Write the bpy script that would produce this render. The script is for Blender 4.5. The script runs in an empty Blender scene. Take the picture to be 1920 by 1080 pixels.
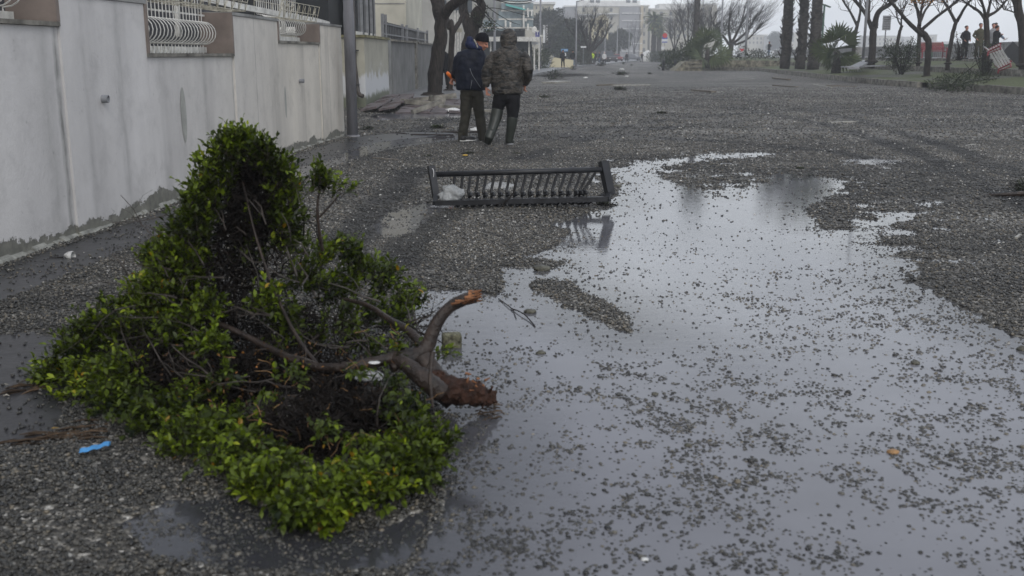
import bpy, bmesh, math, random
import numpy as np
from mathutils import Vector, Matrix, noise as mnoise
R = math.radians
scene = bpy.context.scene
COL = scene.collection

# ------------------------------------------------------------------ camera
PITCH = math.atan(438/1920); CH = 1.4; CP, SP = math.cos(PITCH), math.sin(PITCH)
cd = bpy.data.cameras.new('camera'); cam = bpy.data.objects.new('camera', cd); COL.objects.link(cam)
cam.location = (0, 0, CH); cam.rotation_euler = (math.pi/2-PITCH, 0, 0)
cd.sensor_width = 36; cd.lens = 36; cd.clip_start = .05; cd.clip_end = 6000
cd.dof.use_dof = True; cd.dof.focus_distance = 13.0; cd.dof.aperture_fstop = 4.5
scene.camera = cam
# ------------------------------------------------------------------ sky and sun
w = bpy.data.worlds.new('World'); scene.world = w; w.use_nodes = True
nt = w.node_tree; nt.nodes.clear(); N = nt.nodes.new; L = nt.links.new
sky = N('ShaderNodeTexSky'); sky.sky_type = 'NISHITA'; sky.sun_disc = False
sky.sun_elevation = R(32); sky.sun_rotation = R(200); sky.air_density = 1.5; sky.dust_density = 4
skm = N('ShaderNodeMixRGB'); skm.blend_type = 'MULTIPLY'; skm.inputs[0].default_value = 1; skm.inputs[2].default_value = (.1, .1, .1, 1)
L(sky.outputs[0], skm.inputs[1])
tc = N('ShaderNodeTexCoord'); mp = N('ShaderNodeMapping'); mp.inputs['Scale'].default_value = (1.6, 1.6, 4.2)
L(tc.outputs['Generated'], mp.inputs[0])
nz = N('ShaderNodeTexNoise'); nz.inputs['Scale'].default_value = 1.7; nz.inputs['Detail'].default_value = 4; nz.inputs['Roughness'].default_value = .5
L(mp.outputs[0], nz.inputs[0])
cr = N('ShaderNodeValToRGB'); cr.color_ramp.elements[0].position = .36; cr.color_ramp.elements[0].color = (.30, .315, .35, 1)
cr.color_ramp.elements[1].position = .66; cr.color_ramp.elements[1].color = (.52, .54, .57, 1)
L(nz.outputs[0], cr.inputs[0])
sxyz = N('ShaderNodeSeparateXYZ'); L(tc.outputs['Generated'], sxyz.inputs[0]); gr_ = N('ShaderNodeValToRGB'); L(sxyz.outputs[2], gr_.inputs[0])
gr_.color_ramp.elements[0].position = .05; gr_.color_ramp.elements[0].color = (1.12, 1.12, 1.11, 1); gr_.color_ramp.elements[1].position = .42; gr_.color_ramp.elements[1].color = (.74, .75, .78, 1)
gm = N('ShaderNodeMixRGB'); gm.blend_type = 'MULTIPLY'; gm.inputs[0].default_value = 1; L(cr.outputs[0], gm.inputs[1]); L(gr_.outputs[0], gm.inputs[2])
mx = N('ShaderNodeMixRGB'); mx.inputs[0].default_value = .93
L(skm.outputs[0], mx.inputs[1]); vd = N('ShaderNodeVectorMath'); vd.operation = 'DOT_PRODUCT'; L(tc.outputs['Generated'], vd.inputs[0]); az, el = R(13.5), R(9.5); vd.inputs[1].default_value = (math.sin(az)*math.cos(el), math.cos(az)*math.cos(el), math.sin(el))
gl2 = N('ShaderNodeValToRGB'); L(vd.outputs['Value'], gl2.inputs[0]); gl2.color_ramp.elements[0].position = .968; gl2.color_ramp.elements[0].color = (1, 1, 1, 1); gl2.color_ramp.elements[1].position = 1.0; gl2.color_ramp.elements[1].color = (1.42, 1.42, 1.38, 1)
gm2 = N('ShaderNodeMixRGB'); gm2.blend_type = 'MULTIPLY'; gm2.inputs[0].default_value = 1; L(gm.outputs[0], gm2.inputs[1]); L(gl2.outputs[0], gm2.inputs[2]); L(gm2.outputs[0], mx.inputs[2])
bg = N('ShaderNodeBackground'); bg.inputs[1].default_value = 1.0
L(mx.outputs[0], bg.inputs[0]); wo = N('ShaderNodeOutputWorld'); L(bg.outputs[0], wo.inputs[0])
sl = bpy.data.lights.new('sun', 'SUN'); sl.energy = .5; sl.angle = R(25); sl.color = (1, .97, .93)
so = bpy.data.objects.new('sun', sl); COL.objects.link(so); so.rotation_euler = (R(50), 0, R(20))
scene.view_settings.view_transform = 'Standard'; scene.view_settings.look = 'None'
scene.view_settings.exposure = 1.25; scene.view_settings.gamma = 1
scene.cycles.max_bounces = 10; scene.cycles.transparent_max_bounces = 12; scene.cycles.volume_bounces = 6; scene.cycles.diffuse_bounces = 3; scene.cycles.glossy_bounces = 3

# ------------------------------------------------------------------ helpers
def ray(px, py):
    cx = (px-960)/1920; cy = (540-py)/1920
    return Vector((cx, CP+cy*SP, -SP+cy*CP))
def G(px, py, z=0.):
    d = ray(px, py); t = (z-CH)/d.z; return Vector((d.x*t, d.y*t, z))
def P(px, py, Y):
    d = ray(px, py); t = Y/d.y; return Vector((d.x*t, Y, CH+d.z*t))
ABS = {}
class MB:
    def __init__(s): s.v = []; s.f = []; s.a = []; s.n = 0; s.has = False
    def add(s, v, f, shade=None):
        v = np.asarray(v, dtype=float).reshape(-1, 3); o = s.n
        s.v.append(v); s.f.extend([tuple(int(i)+o for i in q) for q in f]); s.n += len(v)
        if shade is None: shade = 0.5
        else: s.has = True
        s.a.append(np.full(len(v), float(shade)))
    def box(s, c, d, rz=0., shade=None, rot=None):
        x, y, z = d[0]/2, d[1]/2, d[2]/2
        v = [Vector(p) for p in ((-x,-y,-z),(x,-y,-z),(x,y,-z),(-x,y,-z),(-x,-y,z),(x,-y,z),(x,y,z),(-x,y,z))]
        M = rot if rot is not None else Matrix.Rotation(rz, 3, 'Z')
        s.add([M @ p + Vector(c) for p in v], [(0,3,2,1),(4,5,6,7),(0,1,5,4),(1,2,6,5),(2,3,7,6),(3,0,4,7)], shade)
    def hexa(s, lo, hi, shade=None):
        s.add(list(lo)+list(hi), [(0,3,2,1),(4,5,6,7),(0,1,5,4),(1,2,6,5),(2,3,7,6),(3,0,4,7)], shade)
    def tube(s, pts, rad, n=6, cap=True, shade=None, jit=0.):
        pts = [Vector(p) for p in pts]; m = len(pts)
        if not hasattr(rad, '__len__'): rad = [rad]*m
        if len(rad) != m:
            A_ = np.array([q if hasattr(q, '__len__') else (q, q) for q in rad], float); xi = np.linspace(0, 1, len(rad)); xo = np.linspace(0, 1, m)
            rad = list(zip(np.interp(xo, xi, A_[:, 0]).tolist(), np.interp(xo, xi, A_[:, 1]).tolist()))
        T0 = (pts[1]-pts[0]).normalized()
        ref = Vector((0, 0, 1)) if abs(T0.z) < .9 else Vector((1, 0, 0))
        u = T0.cross(ref).normalized(); vs = []
        for i in range(m):
            T = (pts[min(i+1, m-1)]-pts[max(i-1, 0)])
            T = T.normalized() if T.length > 1e-9 else T0
            u = (u - T*u.dot(T))
            u = u.normalized() if u.length > 1e-6 else T.orthogonal().normalized()
            b = T.cross(u); r = rad[i]
            rx, ry = (r if hasattr(r, '__len__') else (r, r))
            for k in range(n):
                a = 2*math.pi*k/n; j = 1+(random.uniform(-jit, jit) if jit else 0)
                vs.append(pts[i]+(u*math.cos(a)*rx+b*math.sin(a)*ry)*j)
        fs = [(i*n+k, i*n+(k+1) % n, (i+1)*n+(k+1) % n, (i+1)*n+k) for i in range(m-1) for k in range(n)]
        if cap: fs += [tuple(range(n-1, -1, -1)), tuple((m-1)*n+k for k in range(n))]
        s.add(vs, fs, shade)
    def bar(s, a, b, w, h=None, shade=None):
        a = Vector(a); b = Vector(b); h = h or w; T = (b-a).normalized()
        ref = Vector((0, 0, 1)) if abs(T.z) < .95 else Vector((0, 1, 0))
        u = T.cross(ref).normalized()*w/2; q = u.cross(T).normalized()*h/2
        s.hexa([a-u-q, a+u-q, b+u-q, b-u-q], [a-u+q, a+u+q, b+u+q, b-u+q], shade)
    def loft(s, secs, n=16, shade=None):   # horizontal elliptic sections: (centre, rx, ry, yaw)
        vs = []
        for q in secs:
            c, rx, ry = Vector(q[0]), q[1], q[2]; yaw = q[3] if len(q) > 3 else 0
            for k in range(n):
                a = 2*math.pi*k/n; x, y = rx*math.cos(a), ry*math.sin(a)
                vs.append(c+Vector((x*math.cos(yaw)-y*math.sin(yaw), x*math.sin(yaw)+y*math.cos(yaw), 0)))
        m = len(secs)
        fs = [(i*n+k, i*n+(k+1) % n, (i+1)*n+(k+1) % n, (i+1)*n+k) for i in range(m-1) for k in range(n)]
        fs += [tuple(range(n-1, -1, -1)), tuple((m-1)*n+k for k in range(n))]
        s.add(vs, fs, shade)
    def ball(s, c, r, sub=2, rot=None, shade=None, jit=0.):
        bm = bmesh.new(); bmesh.ops.create_icosphere(bm, subdivisions=sub, radius=1)
        M = rot or Matrix.Identity(3); r = r if hasattr(r, '__len__') else (r, r, r)
        vs = [M @ Vector((v.co.x*r[0], v.co.y*r[1], v.co.z*r[2]))*(1+random.uniform(-jit, jit))+Vector(c) for v in bm.verts]
        s.add(vs, [[v.index for v in f.verts] for f in bm.faces], shade); bm.free()
    def build(s, name, mat=None, parent=None, smooth=False, loc=None):
        V = np.concatenate(s.v) if s.v else np.zeros((0, 3))
        base = ABS[parent.name] if parent is not None else (Vector(loc) if loc is not None else Vector((0, 0, 0)))
        V = V-np.array(base)
        me = bpy.data.meshes.new(name); me.from_pydata(V.tolist(), [], s.f); me.update()
        if s.has: me.attributes.new('shade', 'FLOAT', 'POINT').data.foreach_set('value', np.concatenate(s.a).astype(np.float32))
        return link(name, me, mat, parent, smooth, base)
def link(name, me, mat, parent, smooth, base):
    o = bpy.data.objects.new(name, me); COL.objects.link(o)
    if mat: me.materials.append(mat)
    if smooth: me.polygons.foreach_set('use_smooth', [True]*len(me.polygons))
    if parent is not None: o.parent = parent
    else: o.location = base
    ABS[o.name] = Vector(base)
    return o
def fastmesh(name, V, F, mat, shade=None, parent=None, smooth=True, base=(0, 0, 0)):
    V = np.ascontiguousarray(V-np.array(base), dtype=np.float32); F = np.ascontiguousarray(F, dtype=np.int32)
    k = F.shape[1]; me = bpy.data.meshes.new(name)
    me.vertices.add(len(V)); me.vertices.foreach_set('co', V.ravel())
    me.loops.add(F.size); me.loops.foreach_set('vertex_index', F.ravel())
    me.polygons.add(len(F)); me.polygons.foreach_set('loop_start', np.arange(0, F.size, k, dtype=np.int32))
    me.polygons.foreach_set('loop_total', np.full(len(F), k, dtype=np.int32))
    me.update(calc_edges=True)
    if shade is not None:
        for nm, arr in (shade.items() if isinstance(shade, dict) else [('shade', shade)]):
            me.attributes.new(nm, 'FLOAT', 'POINT').data.foreach_set('value', np.asarray(arr, dtype=np.float32))
    return link(name, me, mat, parent, smooth, Vector(base))
def solid(mb, name, mat, voxel, sm=3, parent=None, disp=None, loc=None):
    o = mb.build('tmp', None, parent, True, loc)
    m = o.modifiers.new('r', 'REMESH'); m.mode = 'VOXEL'; m.voxel_size = voxel; m.use_smooth_shade = True
    m = o.modifiers.new('s', 'SMOOTH'); m.iterations = sm; m.factor = .5
    if disp:
        t = bpy.data.textures.new('fold', 'CLOUDS'); t.noise_scale = disp[1]
        m = o.modifiers.new('d', 'DISPLACE'); m.texture = t; m.strength = disp[0]; m.mid_level = .5
    dg = bpy.context.evaluated_depsgraph_get(); me = bpy.data.meshes.new_from_object(o.evaluated_get(dg))
    base = ABS[o.name]; bpy.data.objects.remove(o); me.name = name; me.materials.clear()
    return link(name, me, mat, parent, True, base)
def tag(o, label=None, cat=None, group=None, kind=None):
    if label: o['label'] = label
    if cat: o['category'] = cat
    if group: o['group'] = group
    if kind: o['kind'] = kind
    return o
def thing(name, loc, label, cat, group=None):
    o = bpy.data.objects.new(name, None); COL.objects.link(o); o.location = loc; o.empty_display_size = .2
    ABS[o.name] = Vector(loc); return tag(o, label, cat, group)
def text(body, size, depth, mat, name, parent, mtx):
    c = bpy.data.curves.new('t', 'FONT'); c.body = body; c.size = size; c.extrude = depth; c.align_x = 'CENTER'; c.align_y = 'CENTER'
    o = bpy.data.objects.new('t', c); COL.objects.link(o)
    dg = bpy.context.evaluated_depsgraph_get(); dg.update()
    me = bpy.data.meshes.new_from_object(o.evaluated_get(dg)); bpy.data.objects.remove(o)
    me.name = name; me.transform(Matrix.Translation(-ABS[parent.name]) @ mtx); me.materials.clear()
    return link(name, me, mat, parent, False, ABS[parent.name])
# ------------------------------------------------------------------ materials
def nodes(name):
    m = bpy.data.materials.new(name); m.use_nodes = True; t = m.node_tree; t.nodes.clear()
    o = t.nodes.new('ShaderNodeOutputMaterial'); b = t.nodes.new('ShaderNodeBsdfPrincipled'); t.links.new(b.outputs[0], o.inputs[0])
    return m, t, b, o
def ncoord(t, scale=(1, 1, 1), rot=(0, 0, 0), world=False):
    if world:
        c = t.nodes.new('ShaderNodeNewGeometry'); m = t.nodes.new('ShaderNodeMapping'); m.inputs['Scale'].default_value = scale
        t.links.new(c.outputs['Position'], m.inputs[0]); return m.outputs[0]
    c = t.nodes.new('ShaderNodeTexCoord'); m = t.nodes.new('ShaderNodeMapping'); m.inputs['Scale'].default_value = scale
    m.inputs['Rotation'].default_value = rot; t.links.new(c.outputs['Object'], m.inputs[0]); return m.outputs[0]
def nnoise(t, vec, scale, detail=4, rough=.6):
    n = t.nodes.new('ShaderNodeTexNoise'); n.inputs['Scale'].default_value = scale; n.inputs['Detail'].default_value = detail
    n.inputs['Roughness'].default_value = rough; t.links.new(vec, n.inputs[0]); return n.outputs[0]
def nramp(t, fac, stops, const=False):
    r = t.nodes.new('ShaderNodeValToRGB'); e = r.color_ramp.elements
    if const: r.color_ramp.interpolation = 'CONSTANT'
    while len(e) < len(stops): e.new(.5)
    for q, (p, c) in zip(e, stops): q.position = p; q.color = (*c, 1) if hasattr(c, '__len__') else (c, c, c, 1)
    t.links.new(fac, r.inputs[0]); return r.outputs[0]
def nmix(t, fac, a, b, mode='MIX'):
    m = t.nodes.new('ShaderNodeMixRGB'); m.blend_type = mode
    for i, q in enumerate((fac, a, b)):
        if isinstance(q, (int, float)): m.inputs[i].default_value = q if i == 0 else (q, q, q, 1)
        elif isinstance(q, tuple): m.inputs[i].default_value = (*q, 1)
        else: t.links.new(q, m.inputs[i])
    return m.outputs[0]
def nmath(t, op, a, b=0., c=None):
    m = t.nodes.new('ShaderNodeMath'); m.operation = op
    for i, q in enumerate((a, b) if c is None else (a, b, c)):
        if isinstance(q, (int, float)): m.inputs[i].default_value = q
        else: t.links.new(q, m.inputs[i])
    return m.outputs[0]
def nbump(t, h, b, strength=.5, dist=.01):
    n = t.nodes.new('ShaderNodeBump'); n.inputs['Strength'].default_value = strength; n.inputs['Distance'].default_value = dist
    t.links.new(h, n.inputs['Height']); t.links.new(n.outputs[0], b.inputs['Normal'])
def M(name, col, rough=.6, var=.25, scale=3., bump=.0, bscale=40., metal=0., stretch=(1, 1, 1), attr=False, dark=None):
    m, t, b, o = nodes(name); v = ncoord(t, stretch)
    n = nnoise(t, v, scale, 5)
    lo = tuple(c*(1-var*1.6) for c in col) if dark is None else dark; hi = tuple(min(1, c*(1+var)) for c in col)
    c = nramp(t, n, [(.3, lo), (.7, hi)])
    if attr:
        a = t.nodes.new('ShaderNodeAttribute'); a.attribute_name = 'shade'
        c = nmix(t, 1., c, nramp(t, a.outputs['Fac'], [(0, .45), (1, 1.5)]), 'MULTIPLY')
    t.links.new(c, b.inputs['Base Color']); b.inputs['Roughness'].default_value = rough; b.inputs['Metallic'].default_value = metal
    b.inputs['Specular IOR Level'].default_value = .18 if rough > .5 else .4
    if bump: nbump(t, nnoise(t, v, bscale, 3), b, bump, .01)
    return m
MAT = {}
MAT['concrete'] = M('concrete', (.26, .26, .25), .7, .3, 2, .3)
MAT['stone'] = M('kerb_stone', (.20, .19, .165), .7, .5, 4, .5, 25)
MAT['bark'] = M('bark', (.034, .028, .024), .75, .6, 6, .9, 30, stretch=(3, 3, .6))
MAT['barkdark'] = M('wet_bark', (.030, .020, .015), .48, .55, 18, .8, 60)
MAT['twig'] = M('twig', (.015, .011, .009), .7, .5, 20, attr=True)
MAT['tornwood'] = M('torn_wood', (.19, .085, .038), .6, .7, 22, .8, 60, dark=(.035, .015, .01))
MAT['darkmetal'] = M('grey_painted_metal', (.018, .019, .022), .42, .35, 9, .15, 90)
MAT['galv'] = M('galvanised_steel', (.20, .205, .22), .45, .2, 3, .1, 60, stretch=(4, 4, .6))
MAT['whitepaint'] = M('white_paint', (.62, .61, .57), .45, .22, 9, .1)
MAT['greypaint'] = M('grey_paint', (.22, .225, .235), .5, .2, 6)
MAT['taupe'] = M('taupe_render', (.20, .165, .145), .7, .15, 4, .2)
MAT['black'] = M('black_cladding', (.018, .020, .022), .55, .2, 3)
MAT['cream'] = M('cream_render', (.52, .50, .42), .8, .15, .6, .1)
MAT['beige'] = M('beige_render', (.38, .36, .29), .75, .22, 1.2, .2, stretch=(1, 1, .4))
MAT['greyrender'] = M('grey_render', (.19, .19, .185), .75, .2, 1.5, .2)
MAT['offwhite'] = M('offwhite_render', (.62, .62, .60), .8, .12, .3)
MAT['yellow'] = M('yellow_render', (.55, .50, .35), .8, .12, .3)
MAT['window'] = M('window_glass', (.06, .07, .08), .15, .3, .5)
MAT['glassy'] = M('reflecting_glass', (.10, .115, .13), .05, .5, 1.2)
MAT['red'] = M('red_paint', (.22, .018, .026), .45, .2, 6)
MAT['whiteslat'] = M('white_slats', (.65, .65, .65), .5, .15, 6)
MAT['plank'] = M('wet_plank', (.17, .15, .125), .6, .5, 8, .4, stretch=(1, 6, 6))
MAT['pink'] = M('pink_paving', (.105, .085, .086), .5, .35, 3, .3)
MAT['pave'] = M('wet_paving', (.16, .16, .165), .42, .25, 1.5, .2)
MAT['moss'] = M('moss', (.05, .06, .02), .9, .5, 6, .6)
MAT['blueplastic'] = M('blue_plastic', (.05, .23, .5), .35, .2, 20, .4)
MAT['orange'] = M('orange_plastic', (.75, .17, .02), .4, .1, 8)
MAT['cloth_navy'] = M('navy_cloth', (.006, .009, .020), .55, .3, 5, .5, 60)
MAT['cloth_dark'] = M('dark_cloth', (.009, .009, .011), .8, .3, 8, .3, 60)
MAT['cloth_black'] = M('black_knit', (.007, .007, .010), .95, .2, 60, .8, 200)
MAT['cloth_green'] = M('green_grey_trousers', (.042, .040, .031), .8, .25, 8, .4, 60)
MAT['rubber'] = M('green_rubber', (.024, .029, .024), .38, .25, 6, .1)
MAT['rubberdark'] = M('dark_rubber', (.012, .012, .012), .5, .2, 6)
MAT['skin'] = M('skin', (.42, .20, .14), .55, .15, 10)
MAT['skinred'] = M('reddened_skin', (.45, .13, .09), .5, .15, 10)
MAT['hair'] = M('hair', (.02, .015, .012), .8, .3, 40)
MAT['jeans'] = M('jeans', (.12, .16, .22), .8, .2, 8)
MAT['olive'] = M('olive_cloth', (.07, .065, .04), .85, .3, 8)
MAT['hivis'] = M('hivis', (.55, .75, .04), .6, .1, 8)
MAT['whitecloth'] = M('white_cloth', (.6, .6, .6), .8, .1, 8)
MAT['signblue'] = M('sign_blue', (.03, .08, .36), .4, .05, 3)
MAT['signwhite'] = M('sign_white', (.62, .63, .64), .4, .05, 3)
MAT['signred'] = M('sign_red', (.5, .04, .04), .4, .05, 3)
MAT['signblack'] = M('sign_black', (.015, .015, .016), .4, .05, 3)
MAT['teal'] = M('teal_awning', (.10, .36, .33), .7, .1, 3)
MAT['lampgreen'] = M('green_lamp_metal', (.05, .11, .075), .45, .1, 3)
# leaves
def leafmat(name, lo, hi, trans=.25, rough=.35):
    m, t, b, o = nodes(name); a = t.nodes.new('ShaderNodeAttribute'); a.attribute_name = 'shade'
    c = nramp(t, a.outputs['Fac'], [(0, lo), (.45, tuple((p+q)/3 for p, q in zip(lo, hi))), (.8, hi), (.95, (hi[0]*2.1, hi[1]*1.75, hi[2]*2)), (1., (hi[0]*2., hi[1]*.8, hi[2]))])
    t.links.new(c, b.inputs['Base Color']); b.inputs['Roughness'].default_value = rough; b.inputs['Specular IOR Level'].default_value = .28
    tr = t.nodes.new('ShaderNodeBsdfTranslucent'); t.links.new(nmix(t, 1., c, (1.2, 1.3, .5), 'MULTIPLY'), tr.inputs[0])
    mx = t.nodes.new('ShaderNodeMixShader'); mx.inputs[0].default_value = trans
    t.links.new(b.outputs[0], mx.inputs[1]); t.links.new(tr.outputs[0], mx.inputs[2]); t.links.new(mx.outputs[0], o.inputs[0]); return m
MAT['leaf'] = leafmat('shrub_leaf', (.006, .013, .002), (.145, .205, .012), .25, .42)
MAT['darkleaf'] = leafmat('dark_leaf', (.014, .022, .010), (.045, .062, .026), .15, .5)
MAT['greyleaf'] = leafmat('grey_leaf', (.03, .036, .03), (.07, .08, .06), .15, .6)
MAT['palmleaf'] = leafmat('palm_leaf', (.03, .045, .02), (.10, .13, .05), .2, .5)
MAT['deadleaf'] = leafmat('dead_leaf', (.05, .025, .012), (.22, .11, .03), .2, .6)
MAT['orangeleaf'] = leafmat('autumn_leaf', (.12, .06, .02), (.32, .17, .04), .3, .6)
# camouflage cloth
m, t, b, o = nodes('camouflage_cloth'); v = ncoord(t, (1, 1, 2.3))
c1 = nramp(t, nnoise(t, v, 6.5, 3, .6), [(0, (.006, .006, .006)), (.43, (.014, .013, .011)), (.49, (.055, .046, .036)), (.55, (.016, .015, .012)), (.61, (.062, .052, .043))], True)
t.links.new(c1, b.inputs['Base Color']); b.inputs['Roughness'].default_value = .6; nbump(t, nnoise(t, v, 14, 3), b, .7, .03); MAT['camo'] = m
# whitewashed wall with streaks and peeled foot
m, t, b, o = nodes('whitewashed_render')
v = ncoord(t, world=True); vs = ncoord(t, (1, 1, .06), world=True); va = ncoord(t, (1, 1, .35), world=True)
c = nramp(t, nnoise(t, vs, 1.5, 5, .55), [(.26, (.41, .41, .415)), (.46, (.55, .55, .555)), (.72, (.61, .61, .61))])
sx0 = t.nodes.new('ShaderNodeSeparateXYZ'); t.links.new(v, sx0.inputs[0])
c = nmix(t, nramp(t, nmath(t, 'MULTIPLY', sx0.outputs[1], .05), [(.45, 0), (.75, 1)]), c, (1.04, 1.0, .90), 'MULTIPLY')
c = nmix(t, 1., c, (1.03, 1.0, .97), 'MULTIPLY')
c = nmix(t, .5, c, nramp(t, nnoise(t, va, 1.3, 6), [(.3, .62), (.7, 1.1)]), 'MULTIPLY')
c = nmix(t, .5, c, nramp(t, nnoise(t, v, 3.2, 6, .7), [(.32, .70), (.5, 1.), (.7, 1.06)]), 'MULTIPLY')
c = nmix(t, nmath(t, 'MULTIPLY', nramp(t, nnoise(t, v, 22, 2), [(.70, 0), (.76, 1)]), .35), c, (.16, .16, .15))
sx = t.nodes.new('ShaderNodeSeparateXYZ'); t.links.new(v, sx.inputs[0]); X, Yc, Z = sx.outputs
# vertical stains below joints
for y0, wd, st in ((7.78, .05, .85), (7.60, .12, .25), (8.75, .10, .30), (8.15, .05, .2), (11.95, .03, .6), (12.95, .025, .65), (14.22, .03, .6), (14.0, .2, .2), (10.9, .1, .25), (16.6, .04, .4), (17.1, .04, .4), (15.6, .05, .3)):
    wob = nmath(t, 'ADD', Yc, nmath(t, 'MULTIPLY', nmath(t, 'SUBTRACT', nnoise(t, ncoord(t, (0, 0, 1.5), world=True), 2.5, 4), .5), wd*1.2))
    d = nmath(t, 'DIVIDE', nmath(t, 'ABSOLUTE', nmath(t, 'SUBTRACT', wob, y0)), wd)
    k = nmath(t, 'MULTIPLY', nmath(t, 'SUBTRACT', 1., nmath(t, 'MINIMUM', d, 1.)), nramp(t, nnoise(t, ncoord(t, (3, 3, .9), world=True), 5, 5), [(.3, .25), (.62, 1.)]))
    c = nmix(t, nmath(t, 'MULTIPLY', k, st), c, (.09, .095, .085))
pe = nmath(t, 'ADD', nmath(t, 'MULTIPLY', nnoise(t, ncoord(t, (1, 1, .5), world=True), 1.3, 2), .34), nmath(t, 'MULTIPLY', nnoise(t, v, 9, 5, .7), .22))
peel = nramp(t, nmath(t, 'SUBTRACT', nmath(t, 'SUBTRACT', pe, .145), Z), [(.0, 0), (.008, 1)])
c = nmix(t, peel, c, nramp(t, nnoise(t, v, 14, 5), [(.3, (.10, .10, .085)), (.7, (.20, .195, .165))]))
t.links.new(c, b.inputs['Base Color']); b.inputs['Roughness'].default_value = .6
hh = nmath(t, 'SUBTRACT', nmath(t, 'ADD', nmath(t, 'MULTIPLY', nnoise(t, v, 60, 3), .3), nmath(t, 'MULTIPLY', nnoise(t, v, 6, 3), .8)), nmath(t, 'MULTIPLY', peel, .8)); nbump(t, hh, b, .55, .012); MAT['wall'] = m
# plastic
m, t, b, o = nodes('clear_plastic'); b.inputs['Base Color'].default_value = (.75, .77, .78, 1); b.inputs['Roughness'].default_value = .15
tr = t.nodes.new('ShaderNodeBsdfTransparent'); mx = t.nodes.new('ShaderNodeMixShader'); mx.inputs[0].default_value = .26
nbump(t, nnoise(t, ncoord(t), 35, 4), b, .8, .02)
t.links.new(tr.outputs[0], mx.inputs[1]); t.links.new(b.outputs[0], mx.inputs[2]); t.links.new(mx.outputs[0], o.inputs[0]); MAT['plastic'] = m
MAT['whiteplastic'] = M('white_plastic', (.6, .6, .58), .35, .2, 30, .4)
# pebbles
m, t, b, o = nodes('pebbles'); a = t.nodes.new('ShaderNodeAttribute'); a.attribute_name = 'shade'
c = nramp(t, a.outputs['Fac'], [(0, (.010, .0105, .011)), (.30, (.036, .035, .031)), (.55, (.090, .085, .073)), (.72, (.15, .127, .09)), (.84, (.25, .24, .22)), (.95, (.42, .41, .38)), (1, (.58, .57, .54))])
c = nmix(t, .6, c, nramp(t, nnoise(t, ncoord(t), 180, 3), [(.3, .55), (.7, 1.3)]), 'MULTIPLY')
t.links.new(c, b.inputs['Base Color']); b.inputs['Roughness'].default_value = .26; MAT['pebble'] = m
# ground: wet asphalt, gravel laid over it
m, t, b, o = nodes('gravel_covered_road')
a = t.nodes.new('ShaderNodeAttribute'); a.attribute_name = 'gravel'; v = ncoord(t)
asph = nramp(t, nnoise(t, v, 140, 3), [(.3, (.015, .015, .017)), (.7, (.034, .034, .037))])
asph = nmix(t, .7, asph, nramp(t, nnoise(t, v, 1.4, 5), [(.3, .6), (.7, 1.35)]), 'MULTIPLY')
def vor(scale):
    q = t.nodes.new('ShaderNodeTexVoronoi'); q.inputs['Scale'].default_value = scale; t.links.new(v, q.inputs[0]); return q
v1 = vor(75); v2 = vor(28)
bw = t.nodes.new('ShaderNodeSeparateColor'); t.links.new(v1.outputs['Color'], bw.inputs[0])
bw2 = t.nodes.new('ShaderNodeSeparateColor'); t.links.new(v2.outputs['Color'], bw2.inputs[0])
ramp = [(0, (.014, .0145, .015)), (.4, (.045, .044, .042)), (.7, (.105, .10, .09)), (.88, (.21, .20, .185)), (.97, (.46, .45, .43))]
gr = nmix(t, .18, nramp(t, bw.outputs[0], ramp), nramp(t, bw2.outputs[1], ramp))
gr = nmix(t, 1., gr, (1.02, 1.0, .95), 'MULTIPLY')
gr = nmix(t, .85, gr, nramp(t, nnoise(t, ncoord(t, (1, 1, 1)), 6, 6, .72), [(.3, .50), (.5, 1.), (.7, 1.4)]), 'MULTIPLY')
gr = nmix(t, .8, gr, nramp(t, nnoise(t, ncoord(t, (.35, 1.3, 1), (0, 0, R(-12))), 1.5, 7, .7), [(.36, .55), (.5, 1.), (.68, 1.35)]), 'MULTIPLY')
gr = nmix(t, nramp(t, nnoise(t, ncoord(t, (.3, 2.2, 1), (0, 0, R(9))), 2.2, 7, .75), [(.62, 0.), (.68, .8)]), gr, (.022, .021, .017))
at_ = t.nodes.new('ShaderNodeAttribute'); at_.attribute_name = 'track'; ad_ = t.nodes.new('ShaderNodeAttribute'); ad_.attribute_name = 'drift'
gr = nmix(t, 1., gr, nramp(t, ad_.outputs['Fac'], [(0, .62), (1, 1.3)]), 'MULTIPLY'); gr = nmix(t, nmath(t, 'MULTIPLY', at_.outputs['Fac'], .8), gr, (.028, .027, .026))
edge = nramp(t, nmath(t, 'ADD', a.outputs['Fac'], nmath(t, 'MULTIPLY', nmath(t, 'SUBTRACT', nnoise(t, v, 18, 5, .7), .5), .9)), [(.46, 0), (.54, 1)])
c = nmix(t, edge, asph, gr); t.links.new(c, b.inputs['Base Color'])
t.links.new(nmath(t, 'ADD', .34, nmath(t, 'MULTIPLY', edge, .26)), b.inputs['Roughness']); t.links.new(nmath(t, 'SUBTRACT', .5, nmath(t, 'MULTIPLY', edge, .28)), b.inputs['Specular IOR Level'])
h = nmath(t, 'MULTIPLY', nmath(t, 'ADD', nmath(t, 'SUBTRACT', 1., v1.outputs['Distance']), nmath(t, 'MULTIPLY', bw2.outputs[0], .6)), edge)
h = nmath(t, 'ADD', h, nmath(t, 'MULTIPLY', nnoise(t, v, 5, 5), 1.)); nbump(t, h, b, .9, .012); MAT['ground'] = m
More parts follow.
